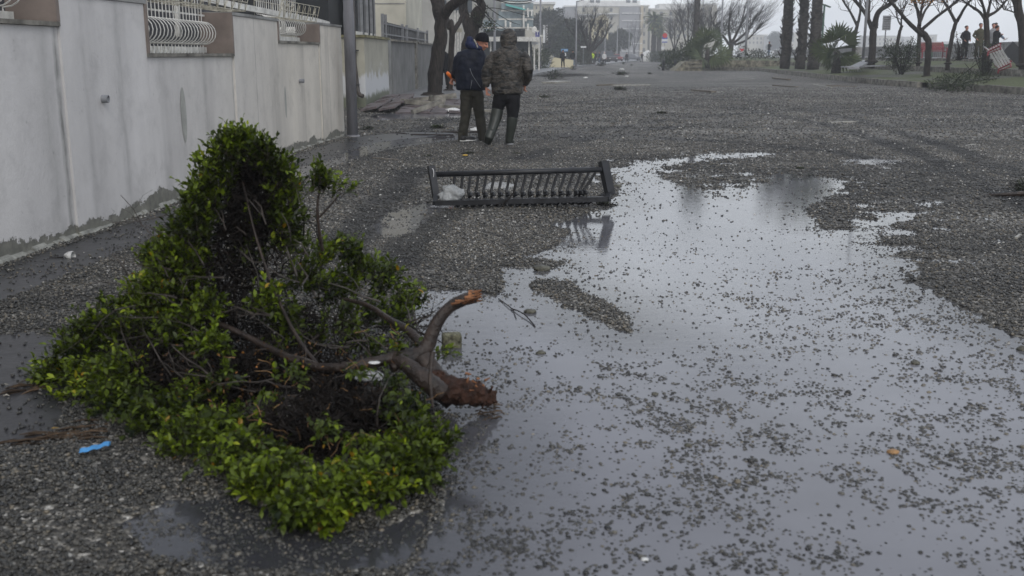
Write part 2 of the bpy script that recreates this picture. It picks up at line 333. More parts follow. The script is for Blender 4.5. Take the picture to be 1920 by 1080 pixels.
# puddle water
m, t, b, o = nodes('shallow_muddy_water'); t.nodes.remove(b)
bp = t.nodes.new('ShaderNodeBump'); bp.inputs['Strength'].default_value = .17; bp.inputs['Distance'].default_value = .004
hh = nmath(t, 'ADD', nnoise(t, ncoord(t, (.7, 1.6, 1)), 9, 3), nmath(t, 'MULTIPLY', nnoise(t, ncoord(t, (.6, 1.8, 1)), 45, 2), .25)); t.links.new(hh, bp.inputs['Height'])
fr = t.nodes.new('ShaderNodeFresnel'); fr.inputs[0].default_value = 1.47; t.links.new(bp.outputs[0], fr.inputs[1])
gl = t.nodes.new('ShaderNodeBsdfGlossy'); gl.inputs['Roughness'].default_value = .05; t.links.new(bp.outputs[0], gl.inputs['Normal'])
tr = t.nodes.new('ShaderNodeBsdfTransparent'); df = t.nodes.new('ShaderNodeBsdfDiffuse')
t.links.new(nramp(t, nnoise(t, ncoord(t), .8, 4), [(.3, (.20, .202, .22)), (.7, (.285, .288, .315))]), df.inputs[0])
m1 = t.nodes.new('ShaderNodeMixShader'); at = t.nodes.new('ShaderNodeAttribute'); at.attribute_name = 'silt'; t.links.new(at.outputs['Fac'], m1.inputs[0])
t.links.new(tr.outputs[0], m1.inputs[1]); t.links.new(df.outputs[0], m1.inputs[2])
m2 = t.nodes.new('ShaderNodeMixShader'); t.links.new(fr.outputs[0], m2.inputs[0]); t.links.new(m1.outputs[0], m2.inputs[1]); t.links.new(gl.outputs[0], m2.inputs[2])
t.links.new(m2.outputs[0], o.inputs[0]); MAT['water'] = m
# grass lawns
m, t, b, o = nodes('wet_grass_and_gravel'); v = ncoord(t)
g1 = nramp(t, nnoise(t, v, 12, 5, .7), [(.3, (.035, .046, .014)), (.7, (.10, .118, .034))])
g2 = nramp(t, nnoise(t, v, 30, 4), [(.3, (.06, .058, .054)), (.7, (.15, .145, .135))])
t.links.new(nmix(t, nramp(t, nnoise(t, ncoord(t, (1, .5, 1)), .35, 5, .6), [(.5, 0), (.64, 1)]), g1, g2), b.inputs['Base Color'])
b.inputs['Roughness'].default_value = .8; nbump(t, nnoise(t, v, 20, 4), b, 1., .06); MAT['lawn'] = m

# ------------------------------------------------------------------ ground, puddles, gravel
def fbm(x, y, s, oct=4, seed=0):   # cheap value noise, vectorised
    out = np.zeros_like(x, dtype=float); amp = 1.; tot = 0.
    for k in range(oct):
        xs = x*s+seed*17.3+k*31.7; ys = y*s+seed*9.1+k*12.9
        xi = np.floor(xs).astype(np.int64); yi = np.floor(ys).astype(np.int64); fx = xs-xi; fy = ys-yi
        fx = fx*fx*(3-2*fx); fy = fy*fy*(3-2*fy)
        def hsh(a, b_):
            h = (a*374761393+b_*668265263+seed*1442695041) & 0x7fffffff; h = (h ^ (h >> 13))*1274126177 & 0x7fffffff; return ((h ^ (h >> 16)) & 0xffff)/65535.
        out += amp*((hsh(xi, yi)*(1-fx)+hsh(xi+1, yi)*fx)*(1-fy)+(hsh(xi, yi+1)*(1-fx)+hsh(xi+1, yi+1)*fx)*fy)
        tot += amp; amp *= .55; s *= 2.1
    return out/tot
def sdf(x, y, poly):               # positive inside
    inside = np.zeros(x.shape, bool); dm = np.full(x.shape, 1e9); n = len(poly)
    for i in range(n):
        ax, ay = poly[i]; bx, by = poly[(i+1) % n]
        ex, ey = bx-ax, by-ay; t_ = np.clip(((x-ax)*ex+(y-ay)*ey)/(ex*ex+ey*ey+1e-12), 0, 1)
        dm = np.minimum(dm, (x-ax-t_*ex)**2+(y-ay-t_*ey)**2)
        c_ = (ay > y) != (by > y)
        with np.errstate(divide='ignore', invalid='ignore'): xi = (bx-ax)*(y-ay)/(by-ay+1e-15)+ax
        inside ^= c_ & (x < xi)
    return np.where(inside, 1., -1.)*np.sqrt(dm)
def gp(pix): return [tuple(G(a_, b_)[:2]) for a_, b_ in pix]
MAIN = gp([(1150,316),(1200,303),(1300,293),(1400,286),(1470,286),(1440,293),(1385,297),(1330,297),(1300,305),(1240,309),(1240,313),(1225,326),(1250,340),(1290,352),(1350,368),(1338,352),(1375,355),(1400,350),(1425,343),(1446,328),(1470,324),(1560,334),(1600,340),(1565,356),(1535,372),(1510,392),(1520,405),(1590,412),(1640,396),(1745,398),(1690,415),(1650,440),(1640,466),(1685,490),(1700,530),(1760,556),(1830,590),(1880,625),(2000,660),(2500,800),(2500,1500),(500,1500),(560,1300),(760,1100),(835,960),(850,860),(835,760),(800,640),(770,570),(790,545),(870,545),(930,555),(955,530),(948,502),(985,505),(1040,503),(1060,494),(1010,485),(940,483),(1010,476),(1050,458),(1075,433),(1040,421),(1110,398),(1155,383),(1160,350)])
ISL = [gp([(1000,520),(1060,530),(1130,560),(1175,588),(1187,622),(1160,622),(1110,600),(1040,565),(998,540)]),
       gp([(1520,412),(1560,408),(1610,420),(1600,432),(1545,430)]), gp([(1690,505),(1750,540),(1755,560),(1700,525)]),
       gp([(1600,395),(1660,402),(1640,412),(1600,408)]), gp([(1250,330),(1330,345),(1340,356),(1280,347)]),
       gp([(1480,322),(1540,330),(1500,334)])]
SMALL = [gp([(700,425),(740,398),(800,382),(845,382),(860,392),(800,402),(778,438),(720,448)]),
         gp([(545,330),(560,312),(600,306),(650,285),(690,270),(745,262),(845,251),(860,256),(790,268),(735,276),(690,292),(620,312),(560,334)]),
         gp([(250,985),(320,940),(440,940),(560,985),(700,1000),(800,960),(760,1060),(600,1075),(430,1050),(300,1035)]),
         gp([(690,216),(760,208),(900,210),(900,220),(760,224),(700,226)]), gp([(1180,302),(1240,300),(1290,304),(1240,306)]),
         gp([(1345,344),(1378,342),(1385,354),(1355,360)]), gp([(1000,140),(1090,138),(1120,141),(1010,147)]), gp([(1575,300),(1660,296),(1700,303),(1620,310)]),
         gp([(1640,425),(1700,432),(1720,440),(1660,444)])]
ASPH = [gp([(-300,600),(-300,560),(0,508),(130,464),(330,393),(545,298),(650,262),(760,250),(850,250),(870,262),(700,285),(610,320),(500,355),(340,415),(290,450),(150,510),(0,575)]),
        gp([(-200,660),(60,630),(160,650),(130,720),(110,830),(0,850),(-200,900)])]
def wet(x, y):
    jig = (fbm(x, y, 3.5, 4, 3)-.5)*.42+(fbm(x, y, 9, 3, 6)-.5)*.34+(fbm(x, y, 24, 3, 4)-.5)*.16
    jig = jig*np.clip(y/9, .35, 1.4)
    s = sdf(x, y, MAIN)
    for q in ISL: s = np.minimum(s, -sdf(x, y, q)*1.)
    for q in SMALL: s = np.maximum(s, sdf(x, y, q)*.9)
    s = s+jig*.36+.02
    film = (fbm(x, y, 5., 4, 81)-.55)*.40+s*.10
    return np.where((s < 0) & (s > -1.0) & (x > .9) & (y > 4), np.maximum(s, film), s)
def gravel_mask(x, y, s):
    g = np.ones_like(x)
    for q in ASPH: g = np.minimum(g, np.clip(.5-sdf(x, y, q)/.25, 0, 1))
    return g
TRK = [gp(q) for q in ([(1020,200),(1200,182),(1400,190),(1600,225),(1800,285),(1990,370)],[(1000,215),(1190,196),(1390,205),(1580,243),(1770,308),(1950,400)],[(980,300),(1100,262),(1300,236),(1500,222),(1750,214),(1990,220)],[(960,282),(1090,250),(1290,222),(1500,208),(1750,200),(1990,204)],[(700,300),(800,240),(900,205),(1000,180)],[(1240,262),(1400,272),(1560,285),(1800,330),(1990,400)],[(640,480),(720,380),(780,320)],[(740,500),(800,420),(840,400)])]
def tracks(x, y):
    k = np.zeros_like(x)
    for q in TRK:
        d = np.full(x.shape, 1e9)
        for (ax, ay), (bx, by) in zip(q, q[1:]):
            ex, ey = bx-ax, by-ay; t_ = np.clip(((x-ax)*ex+(y-ay)*ey)/(ex*ex+ey*ey+1e-12), 0, 1); d = np.minimum(d, (x-ax-t_*ex)**2+(y-ay-t_*ey)**2)
        k = np.maximum(k, np.clip(1.9-np.sqrt(d)/.13*(.7+.6*fbm(x, y, 2., 2, 51)), 0, 1))
    return k*np.clip((fbm(x, y, .8, 3, 52)-.3)*4, .15, 1)
def patches(x, y):                 # darker wrack and lighter grit lying in drifts
    return np.clip((fbm(x*.45, y, .9, 5, 61)-.5)*5, -1, 1)
def height(x, y, s, g):
    near = np.clip((60-y)/20, 0, 1)
    dry = .006+.016*np.clip(-s/.5, 0, 1)+(fbm(x, y, 1.2, 4, 5)-.4)*.020*np.clip(-s/.4, 0, 1)*(.3+.7*g)
    wetz = -.0015-.0115*np.clip(s/.35, 0, 1)
    h = np.where(s > 0, wetz, np.maximum(dry, .004))
    return h*near
ys = np.concatenate([np.linspace(-8, 1.6, 8)[:-1], 1.6*np.exp(np.arange(0, 430)*.0082), 1.6*np.exp(430*.0082)*np.exp(np.arange(1, 45)*.096)])
us = np.linspace(-1, 1, 760); us = us*(.55+.45*us*us)
Yg, Ug = np.meshgrid(ys, us, indexing='ij'); Xg = Ug*(.9*np.maximum(Yg, 0)+6)+.02*np.maximum(Yg, 0)
sg = np.full(Xg.shape, -5.); q = (Yg < 60); sg[q] = wet(Xg[q], Yg[q]); gg = np.ones(Xg.shape); gg[q] = gravel_mask(Xg[q], Yg[q], sg[q])
Zg = height(Xg, Yg, sg, gg); Zg[~q] = 0
gg = np.where(sg > 0, .35, gg); tk = np.zeros(Xg.shape); tk[q] = tracks(Xg[q], Yg[q]); pt_g = patches(Xg, Yg)*.5+.5
nr, nc = Xg.shape; idx = np.arange(nr*nc).reshape(nr, nc)
Fg = np.stack([idx[:-1, :-1], idx[:-1, 1:], idx[1:, 1:], idx[1:, :-1]], -1).reshape(-1, 4)
o = fastmesh('ground', np.stack([Xg, Yg, Zg], -1).reshape(-1, 3), Fg, MAT['ground'], {'gravel': gg.ravel(), 'track': tk.ravel(), 'drift': pt_g.ravel()}); tag(o, 'flat road covered in wet grey shingle washed in by the storm', 'ground', kind='structure')
# water sheet
xa = np.linspace(-9, 16, 260); ya = np.linspace(.6, 90, 700)**1; ya = .6+(ya-.6)**1.6/(89.4**.6)
Yw, Xw = np.meshgrid(ya, xa, indexing='ij'); sw = wet(Xw, Yw); siltw = np.clip(.18+sw*1.0, .12, .72)
siltw = np.where((Xw < -.25) & (Yw < 4.2), np.minimum(siltw, .12), siltw)
idx = np.arange(Yw.size).reshape(Yw.shape); Fw = np.stack([idx[:-1, :-1], idx[:-1, 1:], idx[1:, 1:], idx[1:, :-1]], -1).reshape(-1, 4)
keep = (sw[:-1, :-1] > -.7) | (sw[1:, 1:] > -.7); Fw = Fw[keep.ravel()]
o = fastmesh('puddle', np.stack([Xw, Yw, np.zeros_like(Xw)], -1).reshape(-1, 3), Fw, MAT['water'], {'silt': siltw.ravel()}); tag(o, 'shallow rain puddle reflecting the grey sky across the road', 'puddle', kind='structure')
rng = np.random.default_rng(5)
def ico(sub):
    bm = bmesh.new(); bmesh.ops.create_icosphere(bm, subdivisions=sub, radius=1)
    V = np.array([v.co[:] for v in bm.verts]); F = np.array([[v.index for v in f.verts] for f in bm.faces]); bm.free(); return V, F
def pebbles(name, x, y, z, size, shade, sub, jit, label):
    V0, F0 = ico(sub); n = len(x); m = len(V0)
    V = np.repeat(V0[None], n, 0)*(1+rng.uniform(-jit, jit, (n, m, 1)))
    ax = rng.uniform(.6, 1.1, (n, 3)); ax[:, 2] *= .72; V = V*ax[:, None]*size[:, None, None]
    ang = rng.uniform(0, 6.283, n); tl = rng.normal(0, .35, n)
    c_, s_ = np.cos(tl)[:, None], np.sin(tl)[:, None]; y2 = V[..., 1]*c_-V[..., 2]*s_; z2 = V[..., 1]*s_+V[..., 2]*c_
    c_, s_ = np.cos(ang)[:, None], np.sin(ang)[:, None]
    V = np.stack([V[..., 0]*c_-y2*s_+x[:, None], V[..., 0]*s_+y2*c_+y[:, None], z2+z[:, None]], -1)
    F = (F0[None]+np.arange(n)[:, None, None]*m).reshape(-1, 3)
    o = fastmesh(name, V.reshape(-1, 3), F, MAT['pebble'], np.repeat(shade, m)); tag(o, label, 'gravel', kind='stuff')
def scatter(y0, y1, dens, smin, smax, sub, jit, name, label):
    area = (y1-y0)*((.55*y0+.7)+(.55*y1+.7)); n = int(area*dens*1.05)
    y = np.sqrt(rng.uniform(y0**2, y1**2, n)); x = rng.uniform(-1, 1, n)*(.55*y+.6)
    s = wet(x, y); g = gravel_mask(x, y, s)
    big = fbm(x, y, 1.1, 3, 11); fine = fbm(x, y, 6.5, 3, 12); cl = fbm(x, y, 2.6, 3, 13)
    pd = np.where(g > .5, .9*np.clip(.35+1.5*(fbm(x, y, 1.7, 3, 21)-.3), .25, 1), .10*np.clip((fine-.45)*6, 0, 1)+.015)
    # in the water: sparse single stones and clumps, thicker towards the near end
    nearw = np.clip((7.2-y)/3.6, 0.05, 1)
    patch = np.clip((fine-.50)*7, 0, 1)*np.clip((big-.38)*5, 0, 1)
    pw = .030*np.clip((fbm(x, y, 1.6, 3, 31)-.25)*2.5, .15, 1)+.85*patch*nearw*np.clip((fbm(x, y, 22, 2, 41)-.38)*6, 0, 1)+.30*nearw*np.clip((fbm(x, y, 2.4, 3, 71)-.40)*6, .10, 1)*np.clip((fbm(x, y, 14, 2, 43)-.35)*5, 0, 1.6)
    pw = np.where((x > .35) & (x < 4.2) & (y < 7.5), pw*1.35, pw*.7)
    edge_ = np.exp(-np.abs(s)/.16)*.75; pw = np.maximum(pw, edge_*(s > 0)*np.clip((fine-.32)*4, 0, 1)*np.clip((fbm(x, y, 14, 2, 47)-.3)*4, 0, 1))
    calm = np.exp(-(((x-.75)/.55)**2+((y-5.2)/.8)**2)); pw *= 1-.8*calm
    mud = (x < -.1) & (y < 3.6); pw = np.where(mud & (s > 0), np.clip((fine-.40)*3, .03, .8), pw)
    p = np.where(s > 0, pw, pd); p = p*np.clip((y1*1.02-y)/(y1*.35), 0, 1)**(1 if y0 > 16 else 0); k = rng.uniform(0, 1, n) < p
    x, y, s, g = x[k], y[k], s[k], g[k]; z = height(x, y, s, g); size = np.exp(rng.uniform(math.log(smin), math.log(smax), len(x)))
    size *= np.where(rng.uniform(0, 1, len(x)) < .03, 1.5, 1.)
    sh = np.clip(rng.beta(1.7, 2.6, len(x)), 0, 1)
    sh = np.where(rng.uniform(0, 1, len(x)) < .022, rng.uniform(.88, 1., len(x)), sh)*np.interp(y, [2.5, 4.5, 7], [.68, .76, 1.])
    tk = tracks(x, y); sh = np.where(sh < .9, np.clip(sh*(1-.7*tk)+.12*patches(x, y), 0, .88), sh)
    z = np.where(s > 0, -.001+size*rng.uniform(-.35, .3, len(x)), z+size*.2+rng.uniform(0, .004, len(x)))
    pebbles(name, x, y, z, size, sh, sub, jit, label); return len(x)
n1 = scatter(2.2, 4.4, 9500, .0042, .0095, 2, .12, 'shingle', 'loose wet shingle pebbles nearest the camera')
n2 = scatter(4.4, 8.5, 5200, .0052, .0112, 1, .16, 'shingle', 'loose wet shingle pebbles around the large puddle')
n3 = scatter(8.5, 17, 1500, .0075, .0150, 1, .16, 'shingle', 'loose wet shingle pebbles behind the fallen rack')
n4 = scatter(17, 46, 190, .012, .024, 1, .16, 'shingle', 'loose shingle spread over the far road')
print('pebbles', n1, n2, n3, n4)

# ------------------------------------------------------------------ terraces, kerbs, pavement
def poly_x(pts):
    ys_, xs_ = [p[0] for p in pts], [p[1] for p in pts]
    return lambda y: float(np.interp(y, ys_, xs_))
K1 = poly_x([(20, 16.6), (30, 17.6), (36, 17.9), (48, 17.0), (65, 18.6), (90, 21.2), (92, 20.5), (97, 16), (170, 24), (400, 60)])
K2 = poly_x([(20, 20), (42, 21), (50, 21.8), (88, 24), (104, 20.6), (170, 27), (400, 63)])
K3 = poly_x([(20, 22), (45, 24), (70, 26.5), (100, 28), (170, 34), (400, 70)])
WL = poly_x([(15, 25), (36, 28), (65, 32), (204, 51), (400, 78)])
def strip(name, fa, za, fb, zb, y0, y1, st, mat, label=None, nz_=.0, cat=None, kind='structure', nx=8):
    yy = np.arange(y0, y1+.01, st); V = []; F = []
    for i, y in enumerate(yy):
        for k in range(nx+1):
            q = k/nx; x = fa(y)*(1-q)+fb(y)*q
            V.append((x, y, za*(1-q)+zb*q+(nz_*(mnoise.noise(Vector((x*.6, y*.6, 3)))) if 0 < k < nx else 0)))
            if i and k: a = i*(nx+1)+k; F.append((a-nx-2, a-nx-1, a, a-1))
    me = bpy.data.meshes.new(name); me.from_pydata(V, [], F); o = link(name, me, mat, None, True, Vector((0, 0, 0)))
    return tag(o, label, cat, kind=kind)
strip('lower_lawn', lambda y: K1(y)+.2, .24, K2, .50, 20, 170, 1., MAT['lawn'], 'wet grass strip behind the lower stone kerb', .06)
strip('upper_lawn', lambda y: K2(y)+.2, .74, K3, 1.02, 20, 170, 1., MAT['lawn'], 'grass strip between the upper kerb and the promenade', .05)
strip('promenade', K3, 1.16, lambda y: WL(y)+60, 1.16, 20, 400, 6., MAT['pave'], 'paved seafront promenade')
def kerb(fx, z0, z1, y0, y1, wd, label, st=1.0, name='stone_kerb'):
    mb = MB(); y = y0
    while y < y1:
        e = min(y+st, y1); j = random.uniform(-.02, .02); jj = random.uniform(-.015, .015)
        a, b_ = fx(y), fx(e)
        mb.hexa([(a+jj, y+.012, z0), (a+wd+jj, y+.012, z0), (b_+wd+jj, e-.012, z0), (b_+jj, e-.012, z0)],
                [(a+jj, y+.012, z1+j), (a+wd+jj, y+.012, z1+j), (b_+wd+jj, e-.012, z1+j), (b_+jj, e-.012, z1+j)]); y = e
    o = mb.build(name, MAT['stone']); return tag(o, label, 'kerb')
random.seed(3)
kerb(K1, -.05, .28, 20, 43.5, .24, 'near section of lower stone kerb, right of the flattened shrub')
kerb(K1, -.05, .26, 44.5, 97, .24, 'long lower stone kerb curving along the road from the flattened shrub')
kerb(K2, .4, .77, 20, 104, .25, 'upper stone kerb between the two lawns')
kerb(K3, .95, 1.175, 20, 104, .3, 'stone edge of the seafront promenade')
# sea wall with slots
sw_ = thing('sea_wall', (32, 65, 1.16), 'grey concrete sea wall with rows of vertical slots behind the promenade', 'wall')
mb = MB(); y = 34.
while y < 205:
    e = y+.55; a, b_ = WL(y), WL(e)
    mb.hexa([(a, y+.17, 1.1), (a+.3, y+.17, 1.1), (b_+.3, e, 1.1), (b_, e, 1.1)], [(a, y+.17, 2.08), (a+.3, y+.17, 2.08), (b_+.3, e, 2.08), (b_, e, 2.08)])
    for zz in (1.1, 1.52, 1.92): mb.hexa([(a+.02, y, zz), (a+.28, y, zz), (a+.30, y+.17, zz), (a+.04, y+.17, zz)], [(a+.02, y, zz+.16), (a+.28, y, zz+.16), (a+.30, y+.17, zz+.16), (a+.04, y+.17, zz+.16)])
    y = e
mb.build('slotted_panel', MAT['concrete'], sw_)
mb = MB(); y = 34.
while y < 205: e = y+5.; mb.hexa([(WL(y)-.04, y, 2.083), (WL(y)+.36, y, 2.083), (WL(e)+.36, e-.01, 2.083), (WL(e)-.04, e-.01, 2.083)], [(WL(y)-.04, y, 2.2), (WL(y)+.36, y, 2.2), (WL(e)+.36, e-.01, 2.2), (WL(e)-.04, e-.01, 2.2)]); y = e
mb.build('coping', MAT['concrete'], sw_)
# left pavement
SX = poly_x([(24, -1.9), (28, -1.4), (33, -1.2), (50, .1), (71, 1.6), (107, 5.9), (179, 18.8), (400, 60)])
strip('pavement', lambda y: SX(y)-14, .12, lambda y: SX(y)-.15, .12, 30, 380, 4., MAT['pave'], 'wet pavement along the left side of the road', nx=3)
o = kerb(lambda y: SX(y)-.15, -.03, .125, 30, 180, .17, 'low kerb of the left pavement', 1.0, 'pavement_kerb'); o.data.materials[0] = MAT['pave']
# heaved paving slabs
random.seed(8)
gi = 0
for iy in range(6):
    for ix in range(6):
        x = -3.45+ix*.42+random.uniform(-.03, .03); y = 25.6+iy*.86+random.uniform(-.05, .05)
        if x > -1.2: continue
        tilt = Matrix.Rotation(random.uniform(-.10, .10)+(-.11 if ix < 2 else .03), 3, 'Y') @ Matrix.Rotation(random.uniform(-.05, .08), 3, 'X') @ Matrix.Rotation(random.uniform(-.05, .05), 3, 'Z')
        mb = MB(); c = Vector((x, y, .03+.02*iy+(.10 if ix < 2 else 0))); mb.box(c, (.40, .82, .05), rot=tilt)
        o = mb.build('paving_slab', MAT['pink'], loc=c); tag(o, 'pinkish paving slab heaved up beside the beige wall', 'paving slab', 'pink slabs heaved up at the end of the pavement')
MATP = ['stone', 'concrete']
for i, (px, py, dx, dy, dz, rz, ry, lb) in enumerate([(800, 186, 1.7, .16, .14, .12, -.12, 'long broken kerbstone lying across the heaved slabs in front of the thick tree'),
        (818, 192, .34, .34, .30, .5, .3, 'squarish broken kerb block standing on end by the slabs'), (783, 192, .9, .14, .12, -.2, .08, 'shorter kerbstone lying under the long broken one'),
        (800, 200, .8, .15, .10, .5, -.3, 'slanting kerbstone fragment leaning on the rubble'), (862, 201, 1.1, .35, .08, .1, .05, 'flat pale slab lying in the road behind the man in navy'),
        (905, 207, .9, .3, .06, -.1, .03, 'flat wet slab between the two walking men')]):
    c = G(px, py, .08+.08*(i < 4)); mb = MB(); mb.box(c, (dx, dy, dz), rot=Matrix.Rotation(rz, 3, 'Z') @ Matrix.Rotation(ry, 3, 'Y'))
    tag(mb.build('broken_kerbstone', MAT['stone'], loc=c), lb, 'kerbstone', 'broken kerbstones at the pavement end')

# ------------------------------------------------------------------ near whitewashed wall
WX = poly_x([(.5, -4.0), (6.8, -3.46), (9.7, -3.22), (14.7, -3.17), (18.05, -2.94)])
wall = thing('boundary_wall', (WX(9), 9, 0), 'long whitewashed boundary wall with peeling foot and grilled openings', 'wall')
def panel(mb, y0, y1, z0, z1, th=.32, proud=0., st=.5):
    n = max(1, int((y1-y0)/st))
    for i in range(n):
        a, b_ = y0+(y1-y0)*i/n, y0+(y1-y0)*(i+1)/n
        mb.hexa([(WX(a)-th, a, z0), (WX(a)+proud, a, z0), (WX(b_)+proud, b_, z0), (WX(b_)-th, b_, z0)], [(WX(a)-th, a, z1), (WX(a)+proud, a, z1), (WX(b_)+proud, b_, z1), (WX(b_)-th, b_, z1)])
mb = MB()
panel(mb, .5, 7.83, 0, 1.60); panel(mb, 7.832, 9.3, 0, 1.83, proud=.02); panel(mb, 9.302, 12.0, 0, 1.375)
panel(mb, 12.002, 14.2, 0, 1.83, proud=.02); panel(mb, 14.202, 16.55, 0, 1.55); panel(mb, 16.552, 18.05, 0, 1.85, proud=.015)
wo_ = mb.build('wall_panel', MAT['wall'], wall)
mb = MB(); random.seed(4)
y = .5
while y < 18:                                             # mortar foot
    e = y+random.uniform(.07, .2); a = random.uniform(.035, .085); h_ = random.uniform(.02, .05)
    mb.hexa([(WX(y)-.02, y, -.02), (WX(y)+a+random.uniform(-.012, .012), y, -.02), (WX(e)+a+random.uniform(-.012, .012), e, -.02), (WX(e)-.02, e, -.02)],
            [(WX(y)-.02, y, h_+.03), (WX(y)+a*.45, y, h_), (WX(e)+a*.45, e, h_), (WX(e)-.02, e, h_+.03)]); y = e
mb.build('mortar_foot', M('mortar', (.26, .26, .235), .75, .3, 12, .8, 40), wall)
capm = MAT['concrete']
def cap(y0, y1, z, th=.045, o_=.035, m_=capm):
    mb = MB(); n = max(1, int((y1-y0)/.6))
    for i in range(n):
        a, b_ = y0+(y1-y0)*i/n, y0+(y1-y0)*(i+1)/n
        mb.hexa([(WX(a)-.34, a, z), (WX(a)+o_, a, z), (WX(b_)+o_, b_, z), (WX(b_)-.34, b_, z)], [(WX(a)-.34, a, z+th), (WX(a)+o_, a, z+th), (WX(b_)+o_, b_, z+th), (WX(b_)-.34, b_, z+th)])
    mb.build('coping', m_, wall)
cap(7.80, 9.33, 1.833, .035); cap(11.97, 14.23, 1.833, .035); cap(16.53, 18.07, 1.853, .035)
tp = MAT['taupe']
def opening(y0, y1, zs, zt):
    mb = MB(); n = 4
    for i in range(n):
        a, b_ = y0+(y1-y0)*i/n, y0+(y1-y0)*(i+1)/n
        mb.hexa([(WX(a)-.36, a, zs+.003), (WX(a)+.03, a, zs+.003), (WX(b_)+.03, b_, zs+.003), (WX(b_)-.36, b_, zs+.003)], [(WX(a)-.36, a, zs+.035), (WX(a)+.03, a, zs+.035), (WX(b_)+.03, b_, zs+.035), (WX(b_)-.36, b_, zs+.035)])
    mb.build('window_sill', MAT['stone'], wall)
    mb = MB()
    for a, b_ in ((y0+.003, y0+.05), (y1-.05, y1-.003)):
        mb.hexa([(WX(a)-.34, a, zs+.036), (WX(a)+.033, a, zs+.036), (WX(b_)+.033, b_, zs+.036), (WX(b_)-.34, b_, zs+.036)], [(WX(a)-.34, a, zt), (WX(a)+.033, a, zt), (WX(b_)+.033, b_, zt), (WX(b_)-.34, b_, zt)])
    mb.build('window_jamb', tp, wall)
    # belly grille of bent flat bars standing a little inside the wall face
    g = MB(); m_ = int((y1-y0-.15)/.105); off = .27; h0 = zs+.04; top = zt+.42
    for i in range(m_):
        y = y0+.10+i*.105; x = WX(y)-off
        pts = [(x, y, h0), (x, y, h0+.07)]
        for k in range(9):
            a = math.pi*k/8; pts.append((x+.15*math.sin(a)**.9, y, h0+.09+.25*(1-math.cos(a))/2))
        pts += [(x, y, h0+.40), (x, y, top)]
        g.tube(pts, [(.008, .006)]*len(pts), 4)
    xa, xb = WX(y0+.06)-off, WX(y1-.08)-off
    for z_, w_ in ((h0+.035, .06), (h0+.41, .018), (top, .03)): g.bar((xa, y0+.06, z_), (xb, y1-.08, z_), .012, w_)
    y = y0+.08
    while y < y1-.1: g.box((WX(y)-off, y, h0+.012), (.014, .05, .03)); y += .105
    g.build('window_grille', MAT['whitepaint'], wall)
opening(4.9, 7.83, 1.60, 1.87+.25); opening(9.3, 12.0, 1.375, 1.86); opening(14.2, 16.55, 1.55, 1.86)
# weep pipes
for y, z, r in ((8.40, 1.05, .032), (15.35, 1.02, .030)):
    mb = MB(); x = WX(y)
    n = 14; vs = []
    for xx, rr in ((x-.02, r), (x+.07, r), (x+.07, r*.75), (x+.0, r*.75)):
        vs += [(xx, y+rr*math.cos(2*math.pi*k/n), z+rr*math.sin(2*math.pi*k/n)) for k in range(n)]
    mb.add(vs, [(i*n+k, i*n+(k+1) % n, (i+1)*n+(k+1) % n, (i+1)*n+k) for i in range(3) for k in range(n)]+[tuple(3*n+k for k in range(n))])
    mb.build('drain_pipe', MAT['greypaint'], wall, True)
mb = MB()                                                 # oval painted-over patches
for y, z, ry_, rz_ in ((10.15, .82, .08, .27), (14.55, .75, .06, .22)):
    n = 24; mb.add([(WX(y)+.004+WX(y)*0, y, z)]+[(WX(y+ry_*math.cos(2*math.pi*k/n))+.004, y+ry_*math.cos(2*math.pi*k/n), z+rz_*math.sin(2*math.pi*k/n)) for k in range(n)], [(0, 1+k, 1+(k+1) % n) for k in range(n)])
mb.build('filled_patch', M('filler', (.36, .36, .33), .7, .15, 5, .2), wall)
# handrail behind, wire flower baskets
rail = thing('white_handrail', (-3.6, 14, 1.9), 'white metal beam railing running behind the top of the whitewashed wall', 'railing')
mb = MB(); pts = [P(330, 0, 12.2), P(430, 8, 13.4), P(520, 26, 15.2), P(590, 38, 17.2), P(616, 45, 18.4)]
pts[0].z = pts[1].z+.08
for a, b_ in zip(pts, pts[1:]): mb.bar(a, b_, .05, .075)
mb.build('top_rail', MAT['whitepaint'], rail)
for i in range(5):
    p = pts[0].lerp(pts[1], .5) if i == 0 else pts[i]; p = pts[min(i, 4)] + Vector((0, -.05*(i == 4), 0)); mb = MB(); mb.bar((p.x, p.y, 1.60), (p.x, p.y, p.z-.04), .045); mb.build('post', MAT['whitepaint'], rail)
p = P(530, 20, 16.5); mb = MB(); mb.bar((p.x, p.y, 1.7), (p.x, p.y, 2.8), .06); tag(mb.build('white_post', MAT['whitepaint'], loc=(p.x, p.y, 1.7)), 'slender white post rising behind the farthest wall grille', 'post')
random.seed(6)
for y0, y1, z_, lb in ((9.4, 12.6, 1.90, 'rusty white wire flower basket over the large wall grille'), (14.3, 16.4, 1.89, 'small rusty wire flower basket over the farthest wall grille')):
    mb = MB(); n = int((y1-y0)/.28)
    xi, xo = -.30, .02
    for zz, ex in ((z_, 0), (z_+.10, .03), (z_+.22, .06)):
        mb.bar((WX(y0)+xo+ex, y0, zz), (WX(y1)+xo+ex, y1, zz), .009); mb.bar((WX(y0)+xi, y0, zz), (WX(y1)+xi, y1, zz), .009)
    for i in range(n+1):
        y = y0+(y1-y0)*i/n; x = WX(y)
        mb.tube([(x+xi, y, z_+.22), (x+xi, y, z_), (x+xo, y, z_), (x+xo+.06, y+.03*random.uniform(-1, 1), z_+.22)], .0055, 4)
        if i < n: mb.tube([(x+xo+.005, y, z_), (x+xo+.05, y+.14, z_+.2), (x+xo+.005, y+.28, z_)], .0045, 4)
    tag(mb.build('flower_basket', M('rusty_white_wire', (.48, .45, .36), .6, .45, 14), loc=(WX(y0), y0, z_)), lb, 'basket')
